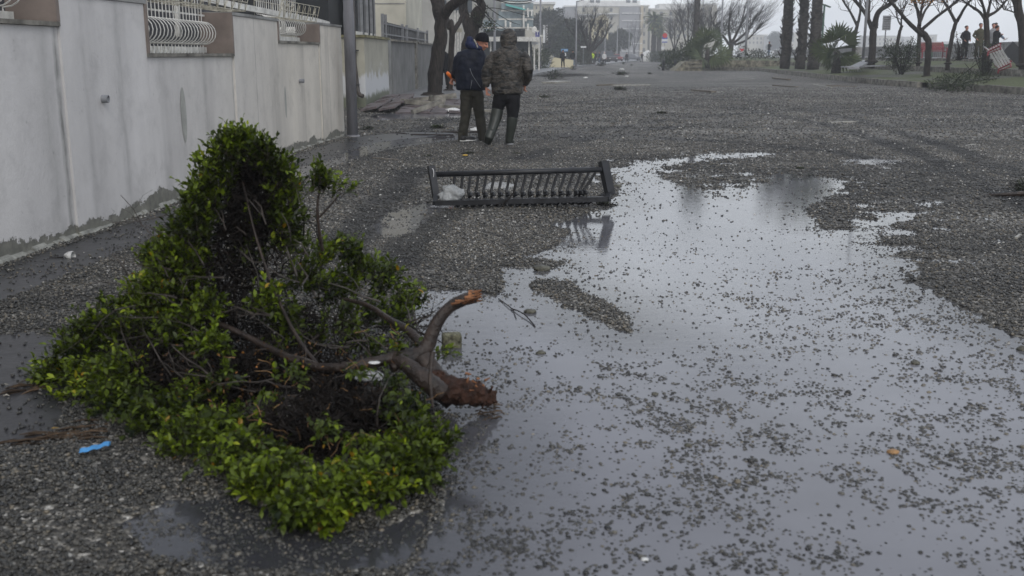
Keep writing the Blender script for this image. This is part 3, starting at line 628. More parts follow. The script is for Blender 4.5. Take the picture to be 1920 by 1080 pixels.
# clutter seen through the grille
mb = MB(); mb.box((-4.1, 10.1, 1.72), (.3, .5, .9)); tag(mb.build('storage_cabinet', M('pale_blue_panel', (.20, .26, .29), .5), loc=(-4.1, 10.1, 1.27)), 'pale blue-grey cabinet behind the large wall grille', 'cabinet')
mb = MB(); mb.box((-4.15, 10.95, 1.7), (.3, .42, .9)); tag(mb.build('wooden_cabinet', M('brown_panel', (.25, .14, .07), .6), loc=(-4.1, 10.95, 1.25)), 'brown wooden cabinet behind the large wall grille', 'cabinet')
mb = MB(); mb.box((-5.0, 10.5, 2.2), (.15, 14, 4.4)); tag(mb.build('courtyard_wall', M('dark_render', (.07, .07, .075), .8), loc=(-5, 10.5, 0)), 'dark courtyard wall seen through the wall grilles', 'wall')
# lamp post by the end of the wall
def pole(px, Y, zb, h, r0, r1, mat, label, arm=None, name='lamp_post'):
    x = P(px, 100, Y).x; t = thing(name, (x, Y, zb), label, 'lamp post')
    mb = MB(); mb.tube([(x, Y, zb), (x, Y, zb+h*.24), (x, Y, zb+h*.25), (x, Y, zb+h)], [r0, r0, r0*.93, r1], 20); mb.build('pole', mat, t, True)
    if arm:
        mb = MB(); pts = [(x, Y, zb+h-.02)]+[(x+arm*math.sin(a), Y, zb+h+arm*.5*(1-math.cos(a))) for a in (.4, .8, 1.2, 1.5)]; mb.tube(pts, r1*.8, 8); mb.build('arm', mat, t, True)
        mb = MB(); mb.ball((x+arm*1.15, Y, zb+h+arm*.46), (abs(arm)*.28, .14, .07), 2); mb.build('lamp_head', MAT['greypaint'], t, True)
    mb = MB(); mb.tube([(x, Y, zb), (x, Y, zb+.05)], [r0*1.5, r0*1.3], 16); mb.build('base_collar', mat, t, True)
    return t
gp_ = M('weathered_grey_pole', (.17, .17, .185), .5, .3, 2, .25, 60, stretch=(3, 3, .5))
lp = pole(656, 17.75, 0, 8.5, .092, .06, gp_, 'thick weathered grey lamp post at the far end of the whitewashed wall', 1.6)
# ------------------------------------------------------------------ beige wall, grey panels, fence, buildings on the left
bw_ = thing('beige_wall', (-3.85, 27.6, 0), 'beige rendered garden wall with mossy coping and dark downpipe', 'wall')
mb = MB(); mb.hexa([(-9, 27.5, 0), (-3.86, 27.5, 0), (-3.82, 32.4, 0), (-9, 32.4, 0)], [(-9, 27.5, 1.83), (-3.86, 27.5, 1.83), (-3.82, 32.4, 1.83), (-9, 32.4, 1.83)])
m, t, b, o = nodes('stained_beige_render'); v = ncoord(t, world=True)
sx = t.nodes.new('ShaderNodeSeparateXYZ'); t.links.new(v, sx.inputs[0])
c = nramp(t, nnoise(t, v, 1.2, 5), [(.3, (.27, .26, .215)), (.7, (.40, .385, .315))])
c = nmix(t, nramp(t, nmath(t, 'ADD', sx.outputs[2], nmath(t, 'MULTIPLY', nnoise(t, v, 2.5, 5), -1.6)), [(.0, 1), (.18, 0)]), c, (.50, .51, .52))
c = nmix(t, nramp(t, nmath(t, 'ADD', sx.outputs[2], nmath(t, 'MULTIPLY', nnoise(t, v, 2, 4), -.55)), [(.0, .85), (.12, 0)]), c, (.075, .085, .035))
t.links.new(c, b.inputs['Base Color']); b.inputs['Roughness'].default_value = .75; nbump(t, nnoise(t, v, 40, 3), b, .3); MAT['stainbeige'] = m
mb.build('wall_body', m, bw_)
mb = MB(); mb.hexa([(-9, 27.44, 1.833), (-3.80, 27.44, 1.833), (-3.76, 32.45, 1.833), (-9, 32.45, 1.833)], [(-9, 27.46, 1.90), (-3.82, 27.46, 1.90), (-3.78, 32.45, 1.90), (-9, 32.45, 1.90)])
mb.build('mossy_coping', M('mossy_stone', (.17, .16, .09), .85, .5, 6, .5), bw_)
dp = thing('downpipe', (-4.08, 27.38, .35), 'dark brown downpipe running down the beige wall and kicking out at its foot', 'pipe')
mb = MB(); mb.tube([(-4.12, 27.36, 6), (-4.11, 27.36, 1.2), (-4.06, 27.36, .58), (-4.04, 27.34, .44), (-3.98, 27.26, .36), (-3.90, 27.2, .34)], .058, 12); mb.build('pipe', M('brown_pipe', (.05, .042, .036), .5), dp, True)
for z in (1.5, .62):
    mb = MB(); mb.box((-4.10, 27.37, z), (.2, .16, .035)); mb.build('bracket', MAT['darkmetal'], dp)
pil = thing('concrete_pillar', (-3.86, 32.9, 0), 'weathered concrete gate pillar between beige and grey walls', 'pillar')
mb = MB(); mb.box((-3.98, 32.8, .95), (.34, .66, 1.90)); mb.build('shaft', MAT['concrete'], pil)
gw = thing('grey_garden_wall', (-3.8, 36, 0), 'smooth dark grey garden wall panel with coping and cobbled pier', 'wall')
mb = MB(); mb.hexa([(-4.15, 33.2, 0), (-3.80, 33.2, 0), (-3.66, 39.5, 0), (-4.1, 39.5, 0)], [(-4.15, 33.2, 1.80), (-3.80, 33.2, 1.80), (-3.66, 39.5, 1.80), (-4.1, 39.5, 1.80)])
mb.build('grey_panel', MAT['greyrender'], gw)
mb = MB(); mb.box((-3.82, 39.95, .95), (.42, .8, 1.9)); mb.build('cobbled_pier', MAT['stone'], gw)
mb = MB(); mb.box((-3.82, 44.5, .9), (.36, 8.2, 1.8)); mb.build('rear_panel', MAT['greyrender'], gw)
mb = MB(); mb.hexa([(-4.2, 33.14, 1.803), (-3.72, 33.14, 1.803), (-3.58, 39.5, 1.803), (-4.1, 39.5, 1.803)], [(-4.2, 33.14, 1.87), (-3.72, 33.14, 1.87), (-3.58, 39.5, 1.87), (-4.1, 39.5, 1.87)]); mb.box((-3.8, 44.5, 1.84), (.46, 8.2, .07)); mb.build('coping', MAT['stone'], gw)
fe = thing('metal_fence', (-3.9, 34, 1.9), 'grey metal fence backed with dark screening above the garden wall', 'fence')
mb = MB()
fx = lambda y: float(np.interp(y, [32.5, 48], [-3.98, -3.86]))
for z in (2.02, 2.34): mb.bar((fx(32.5), 32.5, z), (fx(48), 48, z), .03, .045)
mb.build('rail', MAT['greypaint'], fe)
for y in (32.5, 33.2, 37.9, 39.3, 43.6, 48): mb = MB(); mb.bar((fx(y), y, 1.86), (fx(y), y, 2.62 if y < 33.5 else 2.46), .09); mb.build('post', MAT['greypaint'], fe)
y = 33.5
while y < 48: mb = MB(); mb.bar((fx(y), y, 1.92), (fx(y), y, 2.40), .012); mb.build('infill_bar', MAT['greypaint'], fe); y += .45
mb = MB(); mb.box((-4.0, 40.6, 2.15), (.03, 15, .5)); mb.build('screening', MAT['black'], fe)
# dark clad building and conservatory
db = thing('dark_building', (-9, 30, 0), 'black clad building behind the whitewashed wall', 'building')
mb = MB(); mb.box((-10.3, 29, 4.6), (11.6, 6, 5.4)); mb.build('wall', MAT['black'], db)
mb = MB(); mb.box((-10.3, 29, .95), (11.56, 5.96, 1.88)); mb.build('plinth', MAT['cream'], db)
mb = MB(); mb.box((-10.3, 25.96, 1.98), (11.7, .12, .16)); mb.build('white_rail', MAT['whitepaint'], db)
cs = thing('conservatory', (-4.1, 29.5, 1.9), 'white framed glass conservatory standing on the beige wall', 'conservatory')
mb = MB(); mb.box((-4.28, 27.78, 3.4), (.16, .16, 3.0)); mb.build('corner_post', MAT['whitepaint'], cs)
mb = MB()
for y in (29.0, 30.1, 31.0, 31.6): mb.box((-4.12, y, 3.4), (.07, .09, 3.0))
mb.build('mullion', MAT['greypaint'], cs)
mb = MB()
for y in (29.1, 30.25, 31.15): mb.box((-4.10, y+.02, 3.4), (.05, .09, 3.0))
mb.build('dark_mullion', MAT['black'], cs)
m, t, b, o = nodes('glass_reflecting_branches'); b.inputs['Base Color'].default_value = (.05, .055, .06, 1); b.inputs['Roughness'].default_value = .03; b.inputs['Metallic'].default_value = .0
b.inputs['Specular IOR Level'].default_value = 1.0
for y0, y1 in ((27.9, 28.95), (29.15, 30.05), (30.35, 30.95)):
    mb = MB(); mb.box((-4.16, (y0+y1)/2, 3.4), (.02, y1-y0, 2.95)); mb.build('glass_pane', m, cs)
mb = MB(); mb.box((-4.2, 29.8, 1.95), (.2, 4.0, .09)); mb.build('sill', MAT['whitepaint'], cs)
mb = MB(); mb.box((-5.9, 29.9, 3.4), (3.0, .1, 3.0)); mb.build('inner_wall', MAT['greyrender'], cs)
def win_grid(b_, face_x=None, face_y=None, xs=(), zs=(), w_=1.2, h_=1.4, mat='window', frame='whitepaint'):
    for z in zs:
        for x in xs:
            mb = MB()
            if face_y is not None: mb.box((x, face_y-.02, z), (w_, .06, h_))
            else: mb.box((face_x+.02, x, z), (.06, w_, h_))
            mb.build('window', MAT[mat], b_)
hb = thing('cream_house', (-10, 52, 0), 'cream rendered house side wall behind the fence, near the thick tree', 'house')
mb = MB(); mb.box((-12.6, 50, 4.6), (16, 8, 9.2)); mb.build('wall', MAT['cream'], hb)
mb = MB(); mb.box((-12.6, 50, 9.3), (16.4, 8.4, .18)); mb.build('roof', MAT['concrete'], hb)
mb = MB(); mb.box((-8.6, 45.985, 3.55), (7.9, .02, .04)); mb.build('wall_joint', MAT['concrete'], hb)
mb = MB(); random.seed(11)   # white gate bars right of the tree
gt = thing('white_gate', (-2.3, 46, 0), 'tall white vertical bar gate behind the leaning trees', 'gate')
mb = MB()
for px in (853.5, 858.5, 863.5):
    p = P(px, 60, 47); mb.box((p.x, 47, 1.7), (.07, .07, 3.2))
mb.build('gate_bars', MAT['whitepaint'], gt); mb = MB(); mb.box((P(858, 60, 47).x, 47, 2.45), (.42, .12, .16)); mb.build('gate_crossbar', MAT['beige'], gt)
# balcony apartment block
ab = thing('balcony_apartment_block', (1, 115, 0), 'apartment block with white edged balconies and teal awnings behind the man in camouflage', 'building')
def box_px(mb, px0, px1, py0, py1, Y, dy, shade=None):
    a, b_ = P(px0, py1, Y), P(px1, py0, Y); mb.box(((a.x+b_.x)/2, Y+dy/2, (a.z+b_.z)/2), (abs(b_.x-a.x), dy, abs(b_.z-a.z)), shade=shade)
mb = MB(); a = P(893, 110, 112); b_ = P(985, 0, 112); mb.box(((a.x+b_.x)/2, 117, 6), (b_.x-a.x, 10, 12)); mb.build('wall', M('mid_grey_render', (.24, .25, .24), .8, .15, .5), ab)  # wall in even mid-grey render, slightly mottled
for k, (py, pxa, pxb) in enumerate([(52, 905, 1000), (36, 935, 1000), (20, 940, 1000), (4, 940, 997), (66, 905, 965)]):
    mb = MB(); a, b_ = P(pxa, py, 110), P(pxb, py, 110); mb.box(((a.x+b_.x)/2, 111, a.z), (b_.x-a.x, 2, .14)); mb.build('balcony_slab', MAT['whitepaint'], ab)
    mb = MB(); mb.box(((a.x+b_.x)/2, 110.1, a.z+.45), (b_.x-a.x, .05, .7)); mb.build('balcony_panel', M('blue_grey_glass', (.20, .25, .27), .3, .2, 2), ab)
for px, py0, py1 in ((982, 10, 52), (990, 15, 32), (997, 18, 30), (986, 34, 40), (990, 44, 58), (948, 38, 50), (957, 40, 52)):
    mb = MB(); box_px(mb, px-1.6, px+1.6, py0, py1, 109.5, .3); mb.build('shutter_panel', MAT['whitepaint'], ab)
mb = MB(); a, b_ = P(948, 5, 109), P(985, 14, 109); mb.hexa([(a.x, 109, a.z-.3), (b_.x, 109, b_.z-.3), (b_.x, 111, b_.z), (a.x, 111, a.z)], [(a.x, 109, a.z-.25), (b_.x, 109, b_.z-.25), (b_.x, 111, b_.z+.1), (a.x, 111, a.z+.1)]); mb.build('awning', MAT['teal'], ab)
for px, py in ((915, 28), (925, 28), (915, 45), (945, 60), (955, 60), (965, 62), (975, 60), (950, 28), (962, 12), (972, 28), (955, 44), (970, 44)):
    mb = MB(); box_px(mb, px-2.2, px+2.2, py-5, py+4, 111.9, .1); mb.build('window', MAT['window'], ab)
mb = MB(); mb.ball(P(1002, 57, 108), (.28, .08, .42), 2); tag(mb.build('satellite_dish', MAT['whitepaint'], None, True, loc=P(1002, 57, 108)), 'small white satellite dish above the pergola roof', 'satellite dish')
t = thing('pale_house', (-4, 70, 0), 'pale rendered house seen between the leaning street trees', 'house'); mb = MB(); xa_, xb_ = P(768, 50, 70).x, P(900, 50, 70).x
mb.box(((xa_+xb_)/2, 74, 4.5), (xb_-xa_, 8, 9)); mb.build('wall', M('pale_grey_render', (.36, .355, .33), .8, .15, .6), t); mb = MB(); mb.box(((xa_+xb_)/2, 74, 9.1), (xb_-xa_+.5, 8.5, .2)); mb.build('roof', MAT['concrete'], t)
for px, py in ((832, 12), (856, 12), (880, 12), (832, 50), (880, 50)): mb = MB(); box_px(mb, px-5, px+5, py-12, py+12, 69.9, .15); mb.build('window', MAT['window'], t)
# cafe pergola
pg = thing('cafe_pergola', (-.5, 84, 0), 'white flat roofed cafe pergola with slim posts beyond the two walking men', 'pergola')
mb = MB(); a, b_ = P(893, 78, 84), P(1012, 68, 84); mb.box(((a.x+b_.x)/2, 86, a.z+.28), (b_.x-a.x, 5, .16)); mb.box(((a.x+b_.x)/2, 83.45, a.z+.18), (b_.x-a.x, .1, .34)); mb.build('roof', MAT['whitepaint'], pg)
for px in (920, 950, 992, 1002, 1011):
    mb = MB(); x = P(px, 90, 84).x; mb.box((x, 84, (a.z+.1)/2+.05), (.12, .12, a.z-.1)); mb.build('post', MAT['whitepaint'], pg)
mb = MB(); mb.box(((a.x+b_.x)/2-1, 89, 1.3), (b_.x-a.x+1, .3, 2.4)); mb.build('back_wall', M('dark_shopfront', (.05, .06, .06), .4), pg)
mb = MB(); c_ = P(1003, 81, 83.9); mb.box(c_, (.55, .06, .2)); mb.build('name_board', MAT['signwhite'], pg)
mb = MB(); mb.box(((a.x+b_.x)/2-1.2, 88, a.z+.7), (b_.x-a.x, 1, .45)); mb.build('fascia', MAT['black'], pg)
# tobacconist sign
ts = thing('tobacconist_sign', P(1021, 66, 86), 'tall vertical black and white sign reading TABACCHI on a bracket', 'sign')
mtx = lambda p, s=1.: Matrix.Translation(p) @ Matrix.Rotation(math.pi/2, 4, 'X')
mb = MB(); box_px(mb, 1023.0, 1027.6, 47.5, 81, 86, .12); mb.build('black_board', MAT['signblack'], ts)
mb = MB(); box_px(mb, 1018.0, 1022.4, 47, 80.5, 86, .12); mb.build('white_board', MAT['signwhite'], ts)
mb = MB(); box_px(mb, 1012.5, 1022.4, 65.5, 68.5, 86.15, .1); mb.build('bracket', MAT['whitepaint'], ts)
for i, ch in enumerate('TABACCHI'): text(ch, .25, .01, MAT['signwhite'], 'letter', ts, mtx(P(1025.3, 49.6+i*4.1, 85.97)))
for i, ch in enumerate('EN'): text(ch, .2, .01, MAT['signblack'], 'letter', ts, mtx(P(1020.2, 49.5+i*4.1, 85.97)))
tt = thing('blue_tobacco_sign', P(1008, 64, 85), 'square blue sign with a white letter T beside the tobacconist sign', 'sign')
mb = MB(); box_px(mb, 1003.8, 1011.5, 59, 72, 85, .1); mb.build('board', M('violet_blue', (.07, .07, .22), .4), tt); text('T', .42, .01, MAT['signwhite'], 'letter', tt, mtx(P(1007.6, 63, 84.97)))
# poles along the left pavement
pole(927.5, 70, .12, 9, .085, .06, MAT['galv'], 'slim grey lamp post rising between the two walking men', 1.4)
pole(1013, 96, .12, 10, .10, .06, MAT['galv'], 'slim grey lamp post in front of the tobacconist sign', 1.4)
pole(1080, 113, .12, 6.8, .10, .06, MAT['galv'], 'grey lamp post with curved arm beside the bushy bare tree', 1.0)
for px, Y, h, lb in ((1134, 190, 7, 'thin lamp post behind the walker in white'), (1157, 210, 7, 'thin lamp post behind the red car'), (1179, 230, 7.5, 'thin lamp post in front of the umbrella pine'), (1278, 160, 3.4, 'short thin pole left of the dark hedge'), (1351, 118, 9, 'slim lamp post in front of the feathery bare tree'), (1398, 112, 11, 'slim grey lamp post right of the feathery bare tree'), (1619, 62, 10, 'grey lamp post between the bare promenade trees'), (1316, 190, 9, 'slim lamp post behind the leftmost palm trunk')):
    pole(px, Y, 0 if px < 1300 else 1.1, h, .08 if Y < 100 else .12, .06, MAT['galv'], lb, 1.2 if Y > 100 and px > 1300 else None)
# multi-arm green lamp
gl_ = thing('park_lamp', P(1546, 62, 95), 'green lamp with stepped flat heads above the small fan palm', 'lamp post')
mb = MB(); q = P(1546, 8, 95); mb.tube([(q.x, 95, 1.1), (q.x, 95, q.z)], .09, 8); mb.build('pole', MAT['lampgreen'], gl_)
for k, (px, py) in enumerate(((1533, 3), (1538, 5), (1542, 8), (1548, 10), (1553, 12))):
    mb = MB(); mb.box(P(px, py, 95), (.42, .3, .1), rot=Matrix.Rotation(.35, 3, 'Y')); mb.build('lamp_head', MAT['lampgreen'], gl_)

# ------------------------------------------------------------------ far buildings
def block(name, label, px0, px1, pyt, Y, dy, mat, rows=(), winpx=(), ww=2.4, wh=5, slabs=(), roof=True, pyb=118, cat='building'):
    a, b_ = P(px0, pyb, Y), P(px1, pyt, Y); t = thing(name, ((a.x+b_.x)/2, Y, 0), label, cat)
    mb = MB(); mb.box(((a.x+b_.x)/2, Y+dy/2, b_.z/2), (b_.x-a.x, dy, b_.z)); mb.build('wall', mat, t)
    if roof: mb = MB(); mb.box(((a.x+b_.x)/2, Y+dy/2, b_.z+.25), (b_.x-a.x+.8, dy+.8, .5)); mb.build('roof', MAT['offwhite'], t)
    for r in rows:
        for wp in winpx:
            mb = MB(); box_px(mb, wp-ww/2, wp+ww/2, r, r+wh, Y-.12, .2); mb.build('window', MAT['window'], t)
    for (sa, sb, r) in slabs:
        mb = MB(); box_px(mb, sa, sb, r, r+1.5, Y-1.6, 1.55); mb.build('balcony', MAT['offwhite'], t)
    return t
grey = MAT['greyrender']; farbeige = M('far_beige', (.40, .38, .31), .8, .1, .1); fargrey = M('far_grey', (.24, .24, .25), .8, .1, .1); farpeach = M('far_peach', (.46, .39, .27), .8, .1, .1)
t = block('main_apartment_block', 'broad pale apartment block with stacked balconies closing the end of the road', 1080, 1216, 12, 400, 20, farbeige, rows=(15, 30, 45, 60, 75, 90), winpx=(1094, 1115, 1146, 1169, 1190, 1207), ww=5, wh=7,
          slabs=[(a_, b2, r) for r in (24, 38, 53, 67, 81, 95) for a_, b2 in ((1166, 1186), (1188, 1204))]+[(1082, 1112, 26), (1120, 1160, 25)])
mb = MB(); box_px(mb, 1160, 1199, 13, 110, 398.9, .6); mb.build('grey_bay', fargrey, t)  # darker grey slab standing just in front of the beige wall
mb = MB(); box_px(mb, 1199.2, 1207, 11, 110, 398.5, .8); mb.build('peach_bay', farpeach, t)
mb = MB(); box_px(mb, 1085, 1200, 1, 11.5, 404, 12); mb.build('penthouse', MAT['offwhite'], t)
for px in (1110, 1121, 1178, 1190): mb = MB(); box_px(mb, px-4, px+4, 0, 5, 403.8, .2); mb.build('window', MAT['window'], t)
block('grey_end_block', 'grey blank flank of the far apartment block left of its balconies', 1058, 1079.5, 13, 402, 20, fargrey, roof=True)
t = block('right_apartment_block', 'pale apartment block behind the tall palm on the right of the road end', 1217, 1292, 18, 405, 20, farbeige, rows=(22, 36, 50, 64), winpx=(1240, 1258, 1272, 1284), ww=6, wh=7, slabs=[(a_, a_+20, r) for r in (31, 44, 58) for a_ in (1244,)])
mb = MB(); box_px(mb, 1236, 1288, 7, 17, 409, 12); mb.build('penthouse', MAT['offwhite'], t)
block('ochre_end_block', 'yellowish block peeping out behind the leftmost palm trunk', 1293, 1345, 9, 430, 18, farbeige, rows=(14, 27, 41), winpx=(1300, 1318, 1332), ww=5, wh=6)
block('white_terrace_house', 'long low white house with roof terrace rail behind the bushy bare tree', 1040, 1112, 41, 260, 15, MAT['offwhite'], rows=(55, 75), winpx=(1050, 1066, 1082, 1100), ww=4, wh=8, slabs=[(1046, 1110, 35)])
t = block('gabled_house', 'small yellow gabled house behind the bushy bare tree', 1108, 1141, 38, 250, 14, MAT['yellow'], rows=(44, 60), winpx=(1116, 1130), ww=4, wh=6, roof=False)
mb = MB(); a, b_, c_ = P(1106, 38, 249.5), P(1142, 38, 249.5), P(1134, 26, 249.5); mb.add([a, b_, c_]+[q+Vector((0, 15, 0)) for q in (a, b_, c_)], [(0, 1, 2), (5, 4, 3), (0, 3, 4, 1), (1, 4, 5, 2), (2, 5, 3, 0)]); mb.build('roof', MAT['yellow'], t)
block('hilltop_house', 'cream house on the left skyline above the dark trees', 984, 1038, 8, 250, 15, farbeige, rows=(12, 24), winpx=(997, 1006, 1018, 1030), ww=2.5, wh=5)
for i, (a_, b2, pt, Y, lb) in enumerate([(1395, 1438, 66, 620, 'faded block in the haze left of the solitary figure'), (1446, 1470, 68, 600, 'faded low block behind the trio of palms'), (1476, 1500, 62, 640, 'faded grey block between the first two palms of the trio'),
        (1505, 1560, 64, 650, 'faded pale block behind the third palm of the trio'), (1625, 1690, 68, 700, 'faded block across the bay behind the bare trees'), (1690, 1712, 70, 720, 'small faded block beside the notice board'),
        (1738, 1757, 66, 720, 'faded tower block above the red bench'), (1757, 1800, 79, 760, 'long faded low block right of the red bench')]):
    block('distant_block', lb, a_, b2, pt, Y, 20, MAT['offwhite' if i % 2 else 'cream'], rows=(pt+4, pt+12), winpx=[a_+4+k*7 for k in range(int((b2-a_-4)/7))], ww=3, wh=4)
# cobbled planter and hedge furniture
pt_ = thing('stone_planter', G(1290, 132), 'low stepped planter wall of yellowish cobbles at the park corner', 'planter')
a, b_ = G(1264, 133), G(1316, 133)
yst = M('yellow_stone', (.22, .205, .155), .8, .6, 3, .6, 12)
mb = MB(); mb.hexa([(a.x, a.y, 0), (b_.x, a.y, 0), (b_.x, a.y+3, 0), (a.x, a.y+3, 0)], [(a.x+.9, a.y, .78), (b_.x, a.y, .92), (b_.x, a.y+3, .92), (a.x+.9, a.y+3, .78)]); mb.build('cobbled_wall', yst, pt_)
for z in (.30, .62, .93):
    mb = MB(); mb.box(((a.x+b_.x)/2+.6, a.y-.06, z), (b_.x-a.x-1.2, .16, .06)); mb.build('ledge', MAT['stone'], pt_)
rt = thing('retaining_wall', (20, 103, .2), 'low yellowish cobbled retaining wall behind the lawn left of the palm trio', 'wall')
mb = MB(); mb.hexa([(17, 96, .1), (23.6, 90, .1), (23.8, 90.3, .1), (17.2, 96.3, .1)], [(17, 96, .92), (23.6, 90, .86), (23.8, 90.3, .86), (17.2, 96.3, .92)]); mb.build('wall_body', yst, rt)
for px, lb in ((1243.5, 'dark bollard at the near end of the park hedge'), (1266, 'dark bollard in front of the stone planter')):
    p = G(px, 132); mb = MB(); mb.tube([(p.x, p.y, 0), (p.x, p.y, .75), (p.x, p.y, .82), (p.x, p.y, .95)], [.12, .10, .14, .06], 10); tag(mb.build('bollard', MAT['darkmetal'], None, True, loc=p), lb, 'bollard')
# left far garden wall
gw2 = thing('yellow_garden_wall', G(1045, 128), 'low pale yellow garden wall behind the couple on the pavement', 'wall')
p, q = G(1030, 129), G(1064, 126); mb = MB(); mb.hexa([(p.x, p.y+2, 0), (q.x, p.y+2, 0), (q.x, p.y+2.3, 0), (p.x, p.y+2.3, 0)], [(p.x+.5, p.y+2, 1.1), (q.x, p.y+2, .85), (q.x, p.y+2.3, .85), (p.x+.5, p.y+2.3, 1.1)]); mb.build('wall_body', MAT['yellow'], gw2)
# street signs
def sign(px, py, Y, w_, h_, mat, label, zb, extra=None, name='street_sign'):
    c = P(px, py, Y); t = thing(name, (c.x, Y, zb), label, 'sign')
    mb = MB(); mb.tube([(c.x, Y+.06, zb), (c.x, Y+.06, c.z+h_/2)], .035, 8); mb.build('post', MAT['galv'], t)
    mb = MB(); mb.box(c, (w_, .05, h_)); mb.build('board', mat, t)
    if extra: extra(t, c)
    return t
def ex1(t, c):
    mb = MB(); mb.box((c.x, c.y, c.z-.42), (.32, .05, .30)); mb.build('lower_board', MAT['signwhite'], t)
    mb = MB(); mb.box((c.x, c.y-.04, c.z), (.55, .02, .05)); mb.build('white_bar', MAT['signwhite'], t)
sign(1058.5, 94, 104, .66, .24, M('sign_sky_blue', (.12, .3, .55), .4), 'pale blue direction sign above a white board beside the couple', .12, ex1)
sign(1094, 88, 115, .6, .18, MAT['signwhite'], 'narrow white sign in front of the bushy bare tree', .12)
def ex2(t, c):
    mb = MB(); mb.box((c.x, c.y-.03, c.z-.08), (.95, .03, .35)); mb.build('white_field', MAT['signwhite'], t)
    mb = MB(); mb.tube([(c.x, c.y-.03, c.z+.62), (c.x, c.y+.03, c.z+.62)], .36, 16); mb.build('red_disc', MAT['signred'], t)
    mb = MB(); mb.box((c.x-.25, c.y-.03, c.z-1.2), (.5, .03, .45)); mb.build('lower_board', MAT['signwhite'], t)
sign(1246.5, 74.5, 160, .8, .85, MAT['signblue'], 'tall blue traffic sign with red disc near the hedge', 0, ex2)
def ex3(t, c):
    for k in range(6): mb = MB(); mb.box((c.x, c.y-.035, c.z+.30-k*.12), (.36, .02, .06)); mb.build("text_block", M('notice_grey', (.16, .16, .17), .5), t)
sign(1662.5, 43, 60, .46*1.0, .80, M('notice_board', (.30, .31, .32), .5), 'grey notice board on a thin post among the bare trees', 1.15, ex3, 'notice_board')

# ------------------------------------------------------------------ vegetation builders
def leaves_mesh(name, C, D, U, ln, wd, mat, shade, parent=None, base=(0, 0, 0)):
    C = np.asarray(C); D = np.asarray(D); U = np.asarray(U); n = len(C); ln = np.broadcast_to(ln, n)[:, None]; wd = np.broadcast_to(wd, n)[:, None]
    D = D/np.linalg.norm(D, axis=1, keepdims=True); S = np.cross(D, U); S /= np.linalg.norm(S, axis=1, keepdims=True)+1e-9; Nn = np.cross(S, D)
    V = np.stack([C, C+D*ln*.38+S*wd*.5+Nn*wd*.16, C+D*ln*.75+S*wd*.34+Nn*wd*.10, C+D*ln-Nn*ln*.12, C+D*ln*.75-S*wd*.34+Nn*wd*.10, C+D*ln*.38-S*wd*.5+Nn*wd*.16, C+D*ln*.55], 1)
    F0 = np.array([[0, 1, 2, 6], [6, 2, 3, 4], [0, 6, 4, 5]])
    F = (F0[None]+np.arange(n)[:, None, None]*7).reshape(-1, 4)
    return fastmesh(name, V.reshape(-1, 3), F, mat, np.repeat(shade, 7), parent, False, base)
def rdir(n, up=0.):
    d = rng.normal(size=(n, 3)); d[:, 2] += up; return d/np.linalg.norm(d, axis=1, keepdims=True)
def cloud_leaves(name, blobs, dens, ln, wd, mat, parent, shell=.55, up=.3):
    C = []; D = []
    for (c, r) in blobs:
        r = np.array(r if hasattr(r, '__len__') else (r, r, r)); n = int(dens*(r[0]*r[1]*r[2])**(2/3)); d = rdir(n)
        rad = shell+(1-shell)*rng.uniform(0, 1, (n, 1))**.6; lump = .8+.35*fbm(d[:, 0]*3+c[0], d[:, 2]*3+c[2]+d[:, 1]*2, 1.2, 2, 7)[:, None]
        C.append(np.array(c)+d*rad*r*lump); D.append(d*.6+rdir(n, up))
    C = np.concatenate(C); D = np.concatenate(D); n = len(C)
    return leaves_mesh(name, C, D, rdir(n, .8), ln*rng.uniform(.6, 1.3, n), wd*rng.uniform(.6, 1.3, n), mat, rng.beta(1.6, 2., n), parent, ABS[parent.name])
def twig_grow(mb, p, d, ln, r, depth, bend=.25, upw=.15, kids=2, spread=.6, n=4, tips=None, shade=.5, wind=None):
    pts = [p]; rs = [r]; q = p.copy(); dd = d.normalized()
    for k in range(3):
        dd = (dd+Vector([random.gauss(0, bend) for _ in range(3)])+Vector((0, 0, upw))+(wind or Vector((0, 0, 0)))).normalized(); q = q+dd*ln/3; pts.append(q); rs.append(r*(1-.18*(k+1)))
    mb.tube(pts, rs, n, False, shade+random.uniform(-.2, .2))
    if tips is not None: tips.append((q, dd))
    if depth > 0:
        for k in range(kids):
            s = random.choice((1, 2, 3)); ax = Vector([random.gauss(0, 1) for _ in range(3)]).normalized()
            nd = (Matrix.Rotation(random.uniform(.5, 1.2)*spread, 3, ax.cross(dd).normalized() if ax.cross(dd).length > .1 else Vector((1, 0, 0))) @ dd)
            twig_grow(mb, pts[s], nd, ln*random.uniform(.55, .85), rs[s]*.62, depth-1, bend, upw, kids, spread, 3 if depth < 2 else n, tips, shade, wind)
def smooth_path(pts, it=2):
    for _ in range(it):
        q = [pts[0]]
        for a, b_ in zip(pts, pts[1:]): q += [a*.75+b_*.25, a*.25+b_*.75]
        q.append(pts[-1]); pts = q
    return pts
